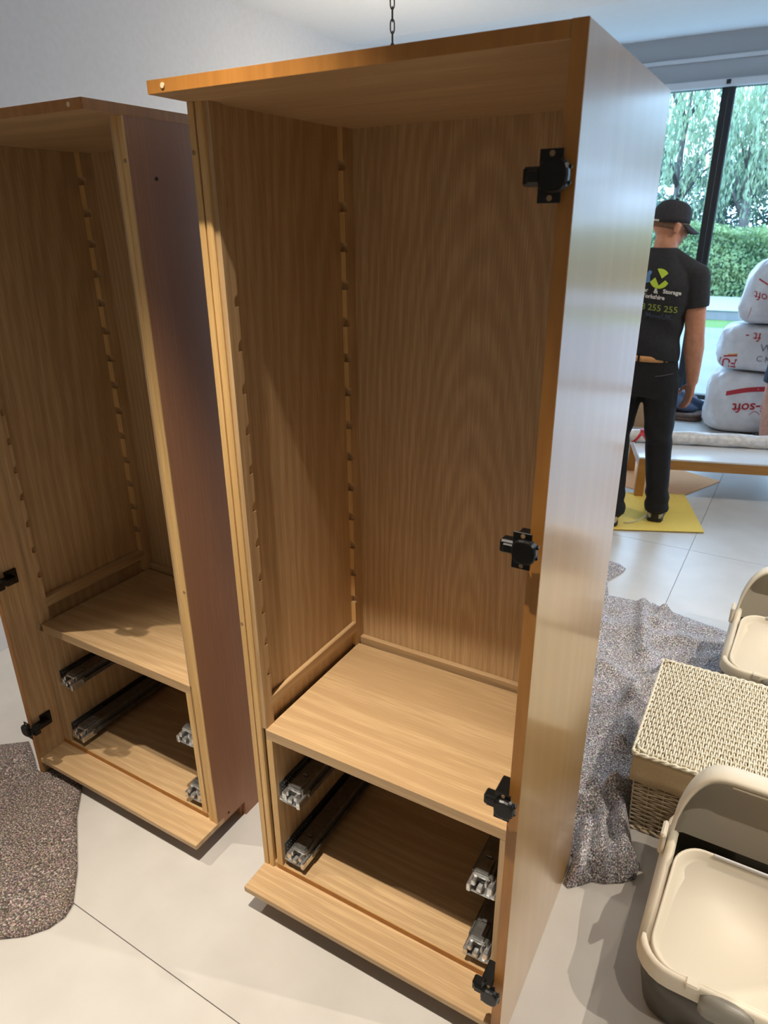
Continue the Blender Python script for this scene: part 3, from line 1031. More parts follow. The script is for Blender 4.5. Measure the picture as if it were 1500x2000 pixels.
# ------------------------------------------------------------------ coffee table, roll and mats
table_oak = wood('honey oak', 0, srgb(150, 98, 40), srgb(196, 142, 72), ring=5, amount=0.6)
white_top = mat('white gloss table top', srgb(232, 234, 236), 0.18)
TA = math.radians(16.8)
tb = empty('coffee_table', (-0.437, 3.655, 0), TA)
tag(tb, 'low oak coffee table with white top and square legs beyond the man', 'table')
TL, TD, TH = 1.15, 0.60, 0.285
for x in (0, TL - 0.055):
    for y in (0, TD - 0.055):
        obj('leg', boxes([(x, x + 0.055, y, y + 0.055, 0.006, TH - 0.012)], 0.002), table_oak, tb)
for y in (0.001, TD - 0.026):
    obj('apron', boxes([(0.055, TL - 0.055, y, y + 0.025, TH - 0.075, TH - 0.012)], 0.001), table_oak, tb)
for x in (0.001, TL - 0.026):
    obj('apron', boxes([(x, x + 0.025, 0.055, TD - 0.055, TH - 0.075, TH - 0.012)], 0.001), table_oak, tb)
obj('tabletop', boxes([(-0.002, TL + 0.002, -0.002, TD + 0.002, TH - 0.012, TH)], 0.002), white_top, tb)
def tab(x, y, z=0):
    return Vector((-0.437 + x * math.cos(TA) - y * math.sin(TA), 3.655 + x * math.sin(TA) + y * math.cos(TA), z))
# paper wrapped roll along the far edge of the table
roll_m = noise_mat('milky bubble wrap', srgb(214, 206, 198), srgb(238, 234, 230), 34, 0.4, bump=0.5)
red_tape = mat('red packing tape', srgb(206, 40, 52), 0.4)
p0 = tab(-0.07, 0.36, TH + 0.046)
rl = empty('wrapped_roll', (p0.x, p0.y, p0.z), TA)
tag(rl, 'long bubble wrapped roll with red tape lying on the coffee table', 'roll')
bm = bmesh.new()
n = 18
rs = []
for k in range(41):
    x = 1.22 * k / 40
    rg = []
    for i in range(n):
        t = 2 * PI * i / n
        r = 0.044 + 0.003 * math.sin(3 * t + k * 0.7) + R.uniform(-0.0012, 0.0012)
        if k in (0, 40):
            r *= 0.8
        rg.append(Vector((x, r * 1.15 * math.cos(t), max(-0.045, r * math.sin(t)))))
    rs.append(rg)
rings(bm, rs)
obj('wrap', bm, roll_m, rl, True)
for x in (0.075, 1.06):
    bm = bmesh.new()
    for (dx, sl) in ((0, 0.03), (0.05, -0.03)):
        rings(bm, [[Vector((x + dx + e + sl * math.sin(t), 0.0545 * math.cos(t), max(-0.0455, 0.0485 * math.sin(t)))) for t in [2 * PI * i / 20 for i in range(20)]] for e in (0, 0.022)], cap=False)
    obj('tape', bm, red_tape, rl, True)

def mat_tile(corner, d1, l1, d2, l2, z0, z1, m, label):
    a = Vector(corner); u = Vector(d1).normalized(); v = Vector(d2).normalized()
    pts = [a, a + u * l1, a + u * l1 + v * l2, a + v * l2]
    bm = bmesh.new()
    prism(bm, [p[:] for p in pts], lambda x, y, d: Vector((x, y, d)), z0, z1)
    return tag(obj('floor_mat', bm, m), label, 'mat', 'square felt floor mats')
yel = noise_mat('yellow felt', srgb(224, 192, 84), srgb(232, 202, 98), 140, 0.85)
org = noise_mat('orange felt', srgb(240, 176, 118), srgb(244, 186, 130), 140, 0.85)
mat_tile((0.04, 4.257), (-0.41, -0.91), 0.62, (-0.94, 0.42), 0.62, 0.0, 0.005, org, 'square orange felt mat under the coffee table')
mat_tile((0.05, 3.245), (-0.20, 0.62), 0.64, (-0.90, -0.40), 0.66, 0.0052, 0.0095, yel, 'square yellow felt mat under the feet of the man in black')

# ------------------------------------------------------------------ bags
plastic = noise_mat('milky white plastic', srgb(216, 212, 214), srgb(232, 230, 232), 9, 0.28, bump=0.9)
red_print = mat('red print', srgb(186, 44, 56), 0.45)
grey_print = mat('grey print', srgb(120, 122, 128), 0.5)
yellow_print = mat('yellow print', srgb(224, 170, 70), 0.5)
def bag(name, c, r, pw, tilt, seed, label, lean=0):
    rr = random.Random(seed)
    bm = bmesh.new()
    ph = [rr.uniform(0, 6) for _ in range(6)]
    nu, nv = 64, 36
    rs = []
    for j in range(nv + 1):
        v = -PI / 2 + PI * (j + 0.0) / nv
        cz = math.sin(v); cr = math.cos(v)
        zz = math.copysign(abs(cz) ** pw, cz); rr_ = max(0.02, abs(cr) ** (pw * 0.8))
        rg = []
        for i in range(nu):
            u = 2 * PI * i / nu
            cx, sy = math.cos(u), math.sin(u)
            x = math.copysign(abs(cx) ** 0.6, cx) * rr_
            y = math.copysign(abs(sy) ** 0.6, sy) * rr_
            k = 1 + 0.022 * math.sin(5 * u + ph[0] + 3 * zz) + 0.018 * math.sin(9 * u + 5 * zz + ph[1]) + 0.016 * math.sin(7 * zz + 3 * u + ph[2])
            k += 0.014 * abs(math.sin(11 * u + 8 * zz + ph[4])) - 0.016 * abs(math.sin(6 * u - 7 * zz + ph[5]))
            k += 0.05 * tilt * zz
            p = Vector((x * r[0] * k + lean * zz * r[2], y * r[1] * k, zz * r[2] * (1 + 0.015 * math.sin(4 * u + ph[3]))))
            rg.append(p)
        rs.append(rg)
    rings(bm, rs)
    zmin = min(v.co.z for v in bm.verts)
    for v in bm.verts:
        v.co.z -= zmin
        v.co += Vector((c[0], c[1], c[2]))
    o = obj(name, bm, plastic, None, True)
    # keep the origin at the base
    for v in o.data.vertices:
        v.co -= Vector(c)
    o.location = c
    return tag(o, label, 'bag', 'white plastic bags stacked by the window')
b1 = bag('plastic_bag', (0.05, 5.86, 0.0), (0.335, 0.27, 0.262), 0.42, -0.6, 3, 'full white plastic bag with red print at the bottom of the stack by the window')
b2 = bag('plastic_bag', (0.08, 5.86, 0.534), (0.325, 0.25, 0.19), 0.45, -0.2, 5, 'white plastic bag lying in the middle of the stack by the window')
b3 = bag('plastic_bag', (0.145, 5.84, 0.921), (0.27, 0.23, 0.262), 0.55, -1.8, 9, 'tall crumpled white plastic bag on top of the stack by the window', 0.12)
def on_bag(o, name, body, size, x, z, m, flip=True, bold=0.0, skew=0.0):
    bv = bvh_of(o)
    L = o.location
    s = -1 if flip else 1
    def place(u, v):
        return Vector((x + s * u - L.x, 4.5 - L.y, z + s * v + skew * u - L.z))
    return text_on(name, body, size, place, (0, 1, 0), bv, m, o, 0.003, bold)
def band_on(o, name, x0, x1, z0, z1, hh, m, bow=0.0):
    bm = bmesh.new()
    n = 24
    a = [(bm.verts.new((x0 + (x1 - x0) * i / n, z0 + (z1 - z0) * i / n + bow * math.sin(PI * i / n), 0)), bm.verts.new((x0 + (x1 - x0) * i / n, z0 + hh + (z1 - z0) * i / n + bow * math.sin(PI * i / n), 0))) for i in range(n + 1)]
    for p, q in zip(a, a[1:]):
        bm.faces.new((p[0], q[0], q[1], p[1]))
    L = o.location
    return project(name, bm, lambda u, v: Vector((u - L.x, 4.5 - L.y, v - L.z)), (0, 1, 0), bvh_of(o), m, o, 0.003)
on_bag(b1, 'lettering', 'i-soft', 0.115, 0.200, 0.300, red_print, True, 0.002, -0.12)
band_on(b1, 'red_stripe', -0.105, 0.20, 0.330, 0.400, 0.040, red_print, 0.012)
band_on(b1, 'red_circle', 0.10, 0.18, 0.185, 0.195, 0.006, red_print, 0.03)
on_bag(b2, 'lettering', 'FUR', 0.105, -0.065, 0.640, red_print, True, 0.002)
band_on(b2, 'red_stripe', -0.180, -0.075, 0.650, 0.665, 0.014, red_print)
band_on(b2, 'yellow_stripe', -0.150, -0.075, 0.668, 0.680, 0.010, yellow_print)
on_bag(b2, 'lettering', 'ft -', 0.10, 0.075, 0.865, red_print, True, 0.0)
on_bag(b2, 'lettering', 'W', 0.085, 0.085, 0.72, grey_print, False)
on_bag(b2, 'lettering', 'C K', 0.065, 0.07, 0.64, grey_print, False)
band_on(b3, 'red_stripe', -0.02, 0.05, 1.28, 1.24, 0.012, red_print)
on_bag(b3, 'lettering', 'soft', 0.09, 0.10, 1.16, red_print, True, 0.0, 0.25)
band_on(b3, 'red_stripe', -0.055, -0.035, 0.96, 1.06, 0.012, red_print)

# dark clothes heaped by the window on a folded brown rug
navy = noise_mat('navy cloth', srgb(26, 32, 44), srgb(58, 70, 92), 9, 0.8, bump=0.4)
rugm = noise_mat('brown folded rug', srgb(92, 74, 66), srgb(120, 98, 88), 30, 0.9, bump=0.4)
bm = bmesh.new()
for z in (0, 0.035):
    ell_loft(bm, [(0, 0, z, 0.30, 0.24), (0, 0, z + 0.008, 0.32, 0.25), (0, 0, z + 0.028, 0.32, 0.25), (0, 0, z + 0.036, 0.30, 0.24)], 40, 5)
o = obj('folded_rug', bm, rugm, None, True)
o.location = (-0.60, 6.1, 0)
tag(o, 'folded brown rug on the floor under the dark clothes', 'rug')
bm = bmesh.new()
rs = []
rr = random.Random(4)
for j in range(16):
    t = j / 15
    rad = math.cos(t * PI / 2) ** 0.7
    rs.append([Vector(((0.27 * rad * math.cos(u) * (1 + 0.12 * math.sin(5 * u + 7 * t))), 0.2 * rad * math.sin(u) * (1 + 0.12 * math.sin(4 * u + 5 * t)), 0.16 * t + 0.012 * math.sin(8 * u + 9 * t) * (1 - t) + (0.012 if j else 0))) for u in [2 * PI * i / 48 for i in range(48)]])
rings(bm, rs)
o = obj('clothes_heap', bm, navy, None, True)
o.location = (-0.56, 6.1, 0.078)
tag(o, 'heap of dark navy clothes lying on the folded rug by the window', 'clothes')
# cardboard carton seen behind the man's legs
card = noise_mat('brown cardboard', srgb(176, 138, 100), srgb(190, 150, 112), 12, 0.85)
cb = empty('cardboard_box', (-0.90, 5.6, 0), 0.15)
tag(cb, 'brown cardboard box on the floor beyond the coffee table', 'box')
bm = bmesh.new()
for b in ((-0.2, 0.2, -0.15, -0.146, 0, 0.26), (-0.2, 0.2, 0.146, 0.15, 0, 0.26), (-0.2, -0.196, -0.146, 0.146, 0, 0.26), (0.196, 0.2, -0.146, 0.146, 0, 0.26), (-0.196, 0.196, -0.146, 0.146, 0, 0.004)):
    box(bm, *b)
obj('box_walls', bm, card, cb)
for s in (-1, 1):
    bm = bmesh.new()
    prism(bm, [(s * 0.15, 0.26), (s * 0.002, 0.263), (s * 0.002, 0.267), (s * 0.15, 0.264)], lambda u, v, d: Vector((d, u, v)), -0.2, 0.2)
    obj('box_flap', bm, card, cb)

# ------------------------------------------------------------------ pendant lamp behind the wardrobe
iron = noise_mat('dark bronze chain', (0.03, 0.022, 0.016), (0.06, 0.045, 0.03), 80, 0.45, metal=0.8)
LP = (-1.70, 2.58)
pn = empty('pendant_lamp', (LP[0], LP[1], CEIL))
tag(pn, 'globe lamp hanging on a dark bronze chain from the ceiling behind the wardrobes', 'lamp')
bm = bmesh.new()
cyl(bm, (0, 0, -0.03), (0, 0, 0.0), 0.025, 0.05, 24)
obj('ceiling_rose', bm, iron, pn, True)
bm = bmesh.new()
pts = []
for k in range(24):
    t = 2 * PI * k / 24
    pts.append((0.010 * math.cos(t), 0, 0.0235 * math.sin(t) + 0.007 * (1 if math.sin(t) > 0 else -1)))
tube(bm, pts + [pts[0]], 0.0032, 7, cap=False)
ch0 = obj('chain_link', bm, iron, pn, True)
for k in range(10):
    c = ch0 if k == 0 else ch0.copy()
    if k:
        COL.objects.link(c)
    c.location = (0, 0, -0.055 - 0.050 * k)
    c.rotation_euler = (0, 0, 0.65 + (PI / 2 if k % 2 else 0))
bm = bmesh.new()
cyl(bm, (0, 0, -0.582), (0, 0, -0.53), 0.03, 0.012, 20)
obj('lamp_cap', bm, iron, pn, True)
glow = mat('lit glass globe', (1, 0.95, 0.85), 0.3)
gb = glow.node_tree.nodes['Principled BSDF']
gb.inputs['Emission Color'].default_value = (1, 0.9, 0.74, 1)
gb.inputs['Emission Strength'].default_value = 120
bm = bmesh.new()
ellipsoid(bm, (0, 0, -0.630), (0.055, 0.055, 0.055), seg=24)
obj('globe', bm, glow, pn, True)

# ------------------------------------------------------------------ people
skin = noise_mat('skin', srgb(186, 128, 98), srgb(200, 142, 112), 30, 0.55)
black_cloth = noise_mat('black cotton', srgb(30, 31, 34), srgb(38, 39, 43), 60, 0.85, bump=0.1)
black_jean = noise_mat('black trouser cloth', srgb(14, 14, 16), srgb(20, 20, 23), 40, 0.85, bump=0.15)
cap_cloth = noise_mat('charcoal cap cloth', srgb(38, 37, 42), srgb(46, 45, 50), 80, 0.8)
hair_m = noise_mat('short dark hair', srgb(104, 78, 62), srgb(140, 104, 82), 160, 0.8)
shoe_m = mat('black shoe', srgb(22, 22, 24), 0.5)
sole_m = mat('pale shoe panel', srgb(196, 184, 160), 0.6)
tan_belt = noise_mat('tan belt', srgb(196, 140, 84), srgb(208, 152, 96), 40, 0.6)

def hand_shapes(bm, wrist, down, fwd, side, scale=1.0, curl=0.5):
    """palm, four fingers and thumb: down = along the hand, side = towards the thumb"""
    dn = Vector(down).normalized(); sd = Vector(side).normalized(); fr = dn.cross(sd).normalized()
    if fr.dot(Vector(fwd)) < 0:
        fr = -fr
    W = Vector(wrist)
    S = scale
    for i, q in enumerate((-0.027, -0.009, 0.009, 0.027)):
        capsule(bm, W + dn * 0.015 * S + sd * q * 0.7 * S, 0.0145 * S, W + dn * 0.085 * S + sd * q * S, 0.0125 * S, 10)
    for i, (q, ln) in enumerate(((-0.028, 0.062), (-0.0095, 0.074), (0.0095, 0.080), (0.028, 0.070))):
        a = W + dn * 0.088 * S + sd * q * S
        l1 = ln * 0.5 * S; l2 = ln * 0.3 * S; l3 = ln * 0.26 * S
        d1 = (dn + fr * curl * 0.5).normalized(); d2 = (dn + fr * curl * 1.3).normalized(); d3 = (dn + fr * curl * 2.2).normalized()
        b = a + d1 * l1; c = b + d2 * l2; d = c + d3 * l3
        capsule(bm, a, 0.0088 * S, b, 0.0080 * S, 8)
        capsule(bm, b, 0.0080 * S, c, 0.0074 * S, 8)
        capsule(bm, c, 0.0074 * S, d, 0.0064 * S, 8)
    a = W + dn * 0.025 * S + sd * 0.020 * S
    b = a + (dn * 0.6 + sd * 0.65 + fr * 0.3).normalized() * 0.042 * S
    c = b + (dn * 0.85 + sd * 0.30 + fr * 0.45).normalized() * 0.030 * S
    d = c + (dn * 0.9 + sd * 0.05 + fr * 0.55).normalized() * 0.024 * S
    capsule(bm, a, 0.0135 * S, b, 0.0105 * S, 8)
    capsule(bm, b, 0.0105 * S, c, 0.0090 * S, 8)
    capsule(bm, c, 0.0090 * S, d, 0.0072 * S, 8)

def add_head(bm, c, face, tilt=0.0, s=1.0):
    """skull, jaw, nose, ears, lips on a head whose face looks along 'face' (yaw angle)"""
    Rz = Matrix.Rotation(face, 3, 'Z') @ Matrix.Rotation(tilt, 3, 'X')     # local +y is the face
    C = Vector(c)
    P = lambda x, y, z: C + Rz @ (Vector((x, y, z)) * s)
    ellipsoid(bm, P(0, -0.008, 0.025), (0.077 * s, 0.098 * s, 0.098 * s), Rz, 24)
    ellipsoid(bm, P(0, 0.022, -0.045), (0.060 * s, 0.070 * s, 0.072 * s), Rz, 20)
    ellipsoid(bm, P(0, 0.058, -0.088), (0.030 * s, 0.028 * s, 0.026 * s), Rz, 12)       # chin
    capsule(bm, P(0, 0.084, 0.012), 0.008 * s, P(0, 0.106, -0.026), 0.013 * s, 8)      # nose
    for q in (-1, 1):
        ellipsoid(bm, P(q * 0.012, 0.096, -0.030), (0.009 * s, 0.010 * s, 0.008 * s), Rz, 8)
        ellipsoid(bm, P(q * 0.080, -0.006, -0.012), (0.009 * s, 0.019 * s, 0.033 * s), Rz, 12)  # ears
        ellipsoid(bm, P(q * 0.083, -0.014, 0.004), (0.008 * s, 0.014 * s, 0.016 * s), Rz, 10)
        ellipsoid(bm, P(q * 0.030, 0.078, 0.024), (0.022 * s, 0.012 * s, 0.008 * s), Rz, 8)     # brows
        ellipsoid(bm, P(q * 0.038, 0.062, -0.022), (0.024 * s, 0.022 * s, 0.020 * s), Rz, 8)    # cheeks
    ellipsoid(bm, P(0, 0.088, -0.056), (0.024 * s, 0.009 * s, 0.005 * s), Rz, 10)
    ellipsoid(bm, P(0, 0.086, -0.066), (0.021 * s, 0.009 * s, 0.006 * s), Rz, 10)
    return P, Rz

def shoe(name, par, heel, yawa, m1, m2, length=0.29):
    """trainer: heel at the given point, toes along yawa"""
    H = Vector(heel)
    Rm = Matrix.Rotation(yawa, 3, 'Z')
    P = lambda x, y, z: H + Rm @ Vector((x * 1.18, y, z))
    def sec(y, wd, z0, z1, c=0.0):
        return [P(c + wd * math.copysign(abs(math.cos(t)) ** 0.7, math.cos(t)), y, (z0 + z1) / 2 + (z1 - z0) / 2 * math.copysign(abs(math.sin(t)) ** 0.7, math.sin(t))) for t in [2 * PI * i / 18 for i in range(18)]]
    bm = bmesh.new()
    rings(bm, [sec(0.0, 0.022, 0.012, 0.06), sec(0.006, 0.033, 0.010, 0.085), sec(0.03, 0.038, 0.010, 0.098), sec(0.075, 0.038, 0.010, 0.10), sec(0.12, 0.040, 0.010, 0.088), sec(0.17, 0.046, 0.010, 0.070), sec(0.22, 0.047, 0.010, 0.058), sec(0.262, 0.038, 0.010, 0.046), sec(length - 0.004, 0.018, 0.014, 0.032)])
    s = obj(name, bm, m2, par, True)
    bm = bmesh.new()
    def so(z, g):
        L = []
        for y, wd in ((-0.004, 0.02), (0.004, 0.034), (0.03, 0.040), (0.10, 0.040), (0.17, 0.047), (0.22, 0.049), (0.265, 0.040), (length, 0.02)):
            L.append((y, wd + g))
        return [P(-wd, y, z) for y, wd in L] + [P(wd, y, z) for y, wd in reversed(L)]
    rings(bm, [so(0.0, -0.002), so(0.004, 0.001), so(0.020, 0.001), so(0.024, -0.002)])
    obj('sole', bm, shoe_m, s, False)
    bm = bmesh.new()
    rings(bm, [[P(wd * q, y - 0.003 - 0.004 * (1 - abs(q)), z) for q, y in ((-1, 0.012), (-0.6, 0.003), (0, 0.0), (0.6, 0.003), (1, 0.012), (0.6, 0.020), (-0.6, 0.020))] for wd, z in ((0.030, 0.018), (0.028, 0.045), (0.018, 0.070), (0.015, 0.092))])
    obj('heel_counter', bm, m1, s)
    bm = bmesh.new()
    rings(bm, [sec(0.165, 0.0475, 0.012, 0.073), sec(0.22, 0.0485, 0.012, 0.060), sec(0.262, 0.0395, 0.012, 0.048), sec(length - 0.002, 0.019, 0.015, 0.034)])
    obj('toe_cap', bm, m1, s, True)
    return s

# --- the man in black, seen from behind, head turned to the right
mn = empty('person', (-0.378, 3.27, 0))
tag(mn, 'man in black t-shirt, black trousers and cap standing with his back turned', 'person')
O = Vector((-0.36, 3.27, 0))
def rel(bm):
    for v in bm.verts:
        v.co -= O
    return bm
HC = (-0.372, 3.285, 1.700)
HEADYAW = math.radians(-48)
bm = bmesh.new()
P_head, R_head = add_head(bm, HC, HEADYAW, math.radians(-14))
capsule(bm, (-0.385, 3.255, 1.50), 0.066, (-0.378, 3.272, 1.65), 0.058, 18)
ell_loft(bm, [(-0.385, 3.25, 0.95, 0.145, 0.10), (-0.388, 3.25, 1.10, 0.138, 0.098), (-0.39, 3.25, 1.30, 0.165, 0.108), (-0.39, 3.25, 1.44, 0.175, 0.10), (-0.388, 3.25, 1.53, 0.12, 0.07)])
RS, RE, RW = (-0.200, 3.25, 1.445), (-0.160, 3.245, 1.145), (-0.140, 3.30, 0.885)
LS, LE, LW = (-0.580, 3.25, 1.445), (-0.630, 3.24, 1.15), (-0.615, 3.38, 0.92)
for S_, E_, W_ in ((RS, RE, RW), (LS, LE, LW)):
    capsule(bm, S_, 0.062, E_, 0.050, 16)
    e = Vector(E_); w_ = Vector(W_)
    capsule(bm, e, 0.050, e + (w_ - e) * 0.28, 0.053, 16)
    capsule(bm, e + (w_ - e) * 0.28, 0.053, w_, 0.032, 16)
# legs inside the trousers
for hp, kn, an in (((-0.30, 3.25, 0.90), (-0.268, 3.27, 0.53), (-0.222, 3.315, 0.09)), ((-0.475, 3.25, 0.90), (-0.495, 3.21, 0.53), (-0.445, 3.130, 0.09))):
    capsule(bm, hp, 0.080, kn, 0.055, 14)
    capsule(bm, kn, 0.055, an, 0.036, 14)
hand_shapes(bm, RW, (-0.08, 0.05, -1), (-0.8, -0.6, 0), (-0.6, 0.8, 0.05), 1.0, 0.35)
hand_shapes(bm, LW, (0.10, 0.25, -1), (1, 0, 0), (0.1, 1, 0.2), 0.98, 0.45)
body = remeshed('body', rel(bm), skin, mn, 0.0062, 3)
# hair under the cap
bm = bmesh.new()
ellipsoid(bm, P_head(0, -0.014, 0.012), (0.0795, 0.0965, 0.088), R_head, 24)
for v in list(bm.verts):
    l = R_head.inverted() @ (v.co - Vector(HC))
    if l.z < -0.050 or l.y > 0.03:
        pass
geom = [v for v in bm.verts if (lambda l: l.z < -0.040 or l.z > 0.045 or l.y > 0.028)(R_head.inverted() @ (v.co - Vector(HC)))]
bmesh.ops.delete(bm, geom=geom, context='VERTS')
o = obj('hair', rel(bm), hair_m, mn, True)
so = o.modifiers.new('thickness', 'SOLIDIFY'); so.thickness = 0.004
# eyes
for q in (-1, 1):
    bm = bmesh.new()
    ellipsoid(bm, P_head(q * 0.031, 0.080, 0.006), (0.011, 0.008, 0.009), R_head, 10)
    obj('eye', rel(bm), mat('eye white', (0.7, 0.68, 0.65), 0.3), mn, True)
# cap: crown, brim, strap, button
bm = bmesh.new()
rs = []
for k in range(10):
    t = PI / 2 * k / 9.4
    zz = math.sin(t) ** 0.9 * 0.112
    rr_ = math.cos(t) ** 0.62
    rs.append([P_head(0.088 * rr_ * math.cos(a), -0.012 + 0.108 * rr_ * math.sin(a), 0.012 + zz + 0.020 * math.sin(a) * (1 - k / 9)) for a in [2 * PI * i / 32 for i in range(32)]])
rings(bm, rs)
cp = obj('cap', rel(bm), cap_cloth, mn, True)
bm = bmesh.new()
nb = 14
top, bot = [], []
for i in range(nb + 1):
    a = PI * (0.10 + 0.80 * i / nb)
    inn = (0.086 * math.cos(a), -0.012 + 0.104 * math.sin(a))
    ou = (0.090 * math.cos(a), 0.02 + 0.150 * math.sin(a) ** 0.8)
    z0 = 0.030 - 0.022 * math.cos(a) ** 2
    z1 = 0.004 - 0.030 * math.cos(a) ** 2
    top.append((P_head(inn[0], inn[1], z0), P_head(ou[0], ou[1], z1)))
va = [(bm.verts.new(a), bm.verts.new(b)) for a, b in top]
for p, q in zip(va, va[1:]):
    bm.faces.new((p[0], p[1], q[1], q[0]))
o = obj('brim', rel(bm), cap_cloth, cp, True)
so = o.modifiers.new('thickness', 'SOLIDIFY'); so.thickness = 0.004
bm = bmesh.new()
ellipsoid(bm, P_head(0, -0.012, 0.128), (0.009, 0.009, 0.006), R_head, 10)
obj('cap_button', rel(bm), cap_cloth, cp, True)
bm = bmesh.new()
sp = []
for k in range(13):
    a = -PI / 2 - 0.55 + 1.1 * k / 12
    sp.append((P_head(0.0895 * math.cos(a), -0.012 + 0.1095 * math.sin(a), -0.004), P_head(0.0895 * math.cos(a), -0.012 + 0.1095 * math.sin(a), 0.006)))
va = [(bm.verts.new(a), bm.verts.new(b)) for a, b in sp]
for p, q in zip(va, va[1:]):
    bm.faces.new((p[0], p[1], q[1], q[0]))
obj('cap_strap', rel(bm), mat('pale strap', srgb(190, 184, 170), 0.6), cp)
# t-shirt with folds
bm = bmesh.new()
ell_loft(bm, [(-0.388, 3.25, 1.022, 0.165, 0.122, -0.17), (-0.386, 3.25, 1.06, 0.163, 0.122, -0.12), (-0.389, 3.25, 1.12, 0.160, 0.118), (-0.392, 3.25, 1.22, 0.170, 0.120), (-0.392, 3.25, 1.32, 0.186, 0.126), (-0.391, 3.25, 1.40, 0.190, 0.124), (-0.389, 3.25, 1.46, 0.165, 0.110), (-0.387, 3.25, 1.52, 0.120, 0.088), (-0.385, 3.25, 1.565, 0.082, 0.073), (-0.384, 3.253, 1.592, 0.069, 0.068)], 32, 2.4)
for S_, E_ in ((RS, RE), (LS, LE)):
    s_ = Vector(S_); e_ = Vector(E_)
    sg = 1 if S_ is LS else -1
    capsule(bm, (-0.385 - sg * 0.050, 3.252, 1.545), 0.050, s_ + Vector((sg * 0.01, 0, 0.012)), 0.062, 18)
    capsule(bm, s_, 0.073, s_ + (e_ - s_) * 0.52, 0.070, 18, flat1=True)
sh = remeshed('t_shirt', rel(bm), black_cloth, mn, 0.0075, 4)
for v in sh.data.vertices:
    c = v.co
    x, z = c.x, c.z
    wv_ = math.sin(24 * (x * 0.8 + z * 1.25)) * max(0, 1 - abs(z - 1.10) / 0.14) * 0.006
    wv_ += math.sin(40 * (x * 0.9 + z) + 1.0) * max(0, 1 - abs(z - 1.24) / 0.12) * 0.003
    v.co += v.normal * wv_
bv = bvh_of(sh)
lime = mat('lime print', srgb(178, 200, 58), 0.6)
wht = mat('white print', srgb(212, 210, 206), 0.6)
olive = mat('olive print', srgb(136, 148, 62), 0.6)
blu = mat('slate blue print', srgb(52, 62, 84), 0.6)
blu2 = mat('blue print', srgb(84, 128, 178), 0.6)
def shirt_place(x, z, skew=-0.10):
    return lambda u, v: Vector((x + u - O.x, 2.6 - O.y, z + v + skew * u))
def shirt_text(body_, size, x, z, m, bold=0.0):
    return text_on('lettering', body_, size, shirt_place(x, z), (0, 1, 0), bv, m, sh, 0.0042, bold)
shirt_text('&', 0.034, -0.385, 1.368, wht, 0.0012)
shirt_text('Storage', 0.029, -0.338, 1.368, wht, 0.0010)
shirt_text('er', 0.029, -0.440, 1.374, wht, 0.001)
shirt_text('Yorkshire', 0.029, -0.442, 1.345, wht, 0.0010)
shirt_text('8 255 255', 0.046, -0.440, 1.284, olive, 0.0005)
shirt_text('MoveUK', 0.037, -0.412, 1.243, blu, 0.0005)
def shirt_poly(pts, x, z, m):
    bm = bmesh.new()
    v = [bm.verts.new((u, w_, 0)) for u, w_ in pts]
    bm.faces.new(v)
    bmesh.ops.triangulate(bm, faces=bm.faces)
    bmesh.ops.subdivide_edges(bm, edges=bm.edges, cuts=2)
    return project('emblem', bm, shirt_place(x, z), (0, 1, 0), bv, m, sh, 0.0042)
def arcp(r, a0, a1, n=10):
    return [(r * math.cos(math.radians(a0 + (a1 - a0) * i / n)), r * math.sin(math.radians(a0 + (a1 - a0) * i / n))) for i in range(n + 1)]
ex, ez = -0.366, 1.440
shirt_poly(arcp(0.050, 38, 112) + [(-0.004, 0.036), (0.012, 0.002)], ex, ez, lime)
shirt_poly(arcp(0.050, 205, 340) + [(0.030, -0.004), (0.002, -0.034), (-0.022, 0.004)], ex, ez, lime)
shirt_poly([(-0.070, -0.030), (-0.045, -0.022), (-0.050, 0.008), (-0.042, 0.030), (-0.058, 0.036), (-0.075, 0.01)], ex, ez, blu2)
# trousers
bm = bmesh.new()
ell_loft(bm, [(-0.388, 3.25, 0.80, 0.180, 0.125), (-0.388, 3.25, 0.88, 0.183, 0.128), (-0.388, 3.25, 0.95, 0.172, 0.122), (-0.387, 3.25, 1.012, 0.158, 0.116)], 28, 2.3)
for hp, kn, an in (((-0.297, 3.25, 0.84), (-0.270, 3.27, 0.55), (-0.225, 3.300, 0.10)), ((-0.480, 3.25, 0.84), (-0.498, 3.20, 0.55), (-0.448, 3.115, 0.10))):
    hp = Vector(hp); kn = Vector(kn); an = Vector(an)
    capsule(bm, hp, 0.098, kn, 0.078, 18, sy=1.1)
    capsule(bm, kn, 0.078, an + (kn - an) * 0.25, 0.066, 18)
    capsule(bm, an + (kn - an) * 0.30, 0.066, an + (kn - an) * 0.02, 0.068, 18)
    capsule(bm, an + (kn - an) * 0.08, 0.072, an - (kn - an) * 0.05, 0.070, 18, flat1=True)
tr = remeshed('trousers', rel(bm), black_jean, mn, 0.0075, 4)
for v in tr.data.vertices:
    z = v.co.z
    v.co += v.normal * (0.006 * math.sin(70 * z + 10 * v.co.x) * max(0, 1 - abs(z - 0.16) / 0.10) + 0.004 * math.sin(45 * z + 25 * v.co.x) * max(0, 1 - abs(z - 0.56) / 0.12))
bm = bmesh.new()
rings(bm, [[Vector((-0.387 + (0.158 + g) * math.cos(t), 3.25 + (0.117 + g) * math.sin(t), z)) for t in [2 * PI * i / 40 for i in range(40)]] for z, g in ((0.998, 0.0045), (0.999, 0.0065), (1.029, 0.0055), (1.030, 0.001))], cap=False)
bl = obj('belt', rel(bm), tan_belt, tr, True)
bm = bmesh.new()
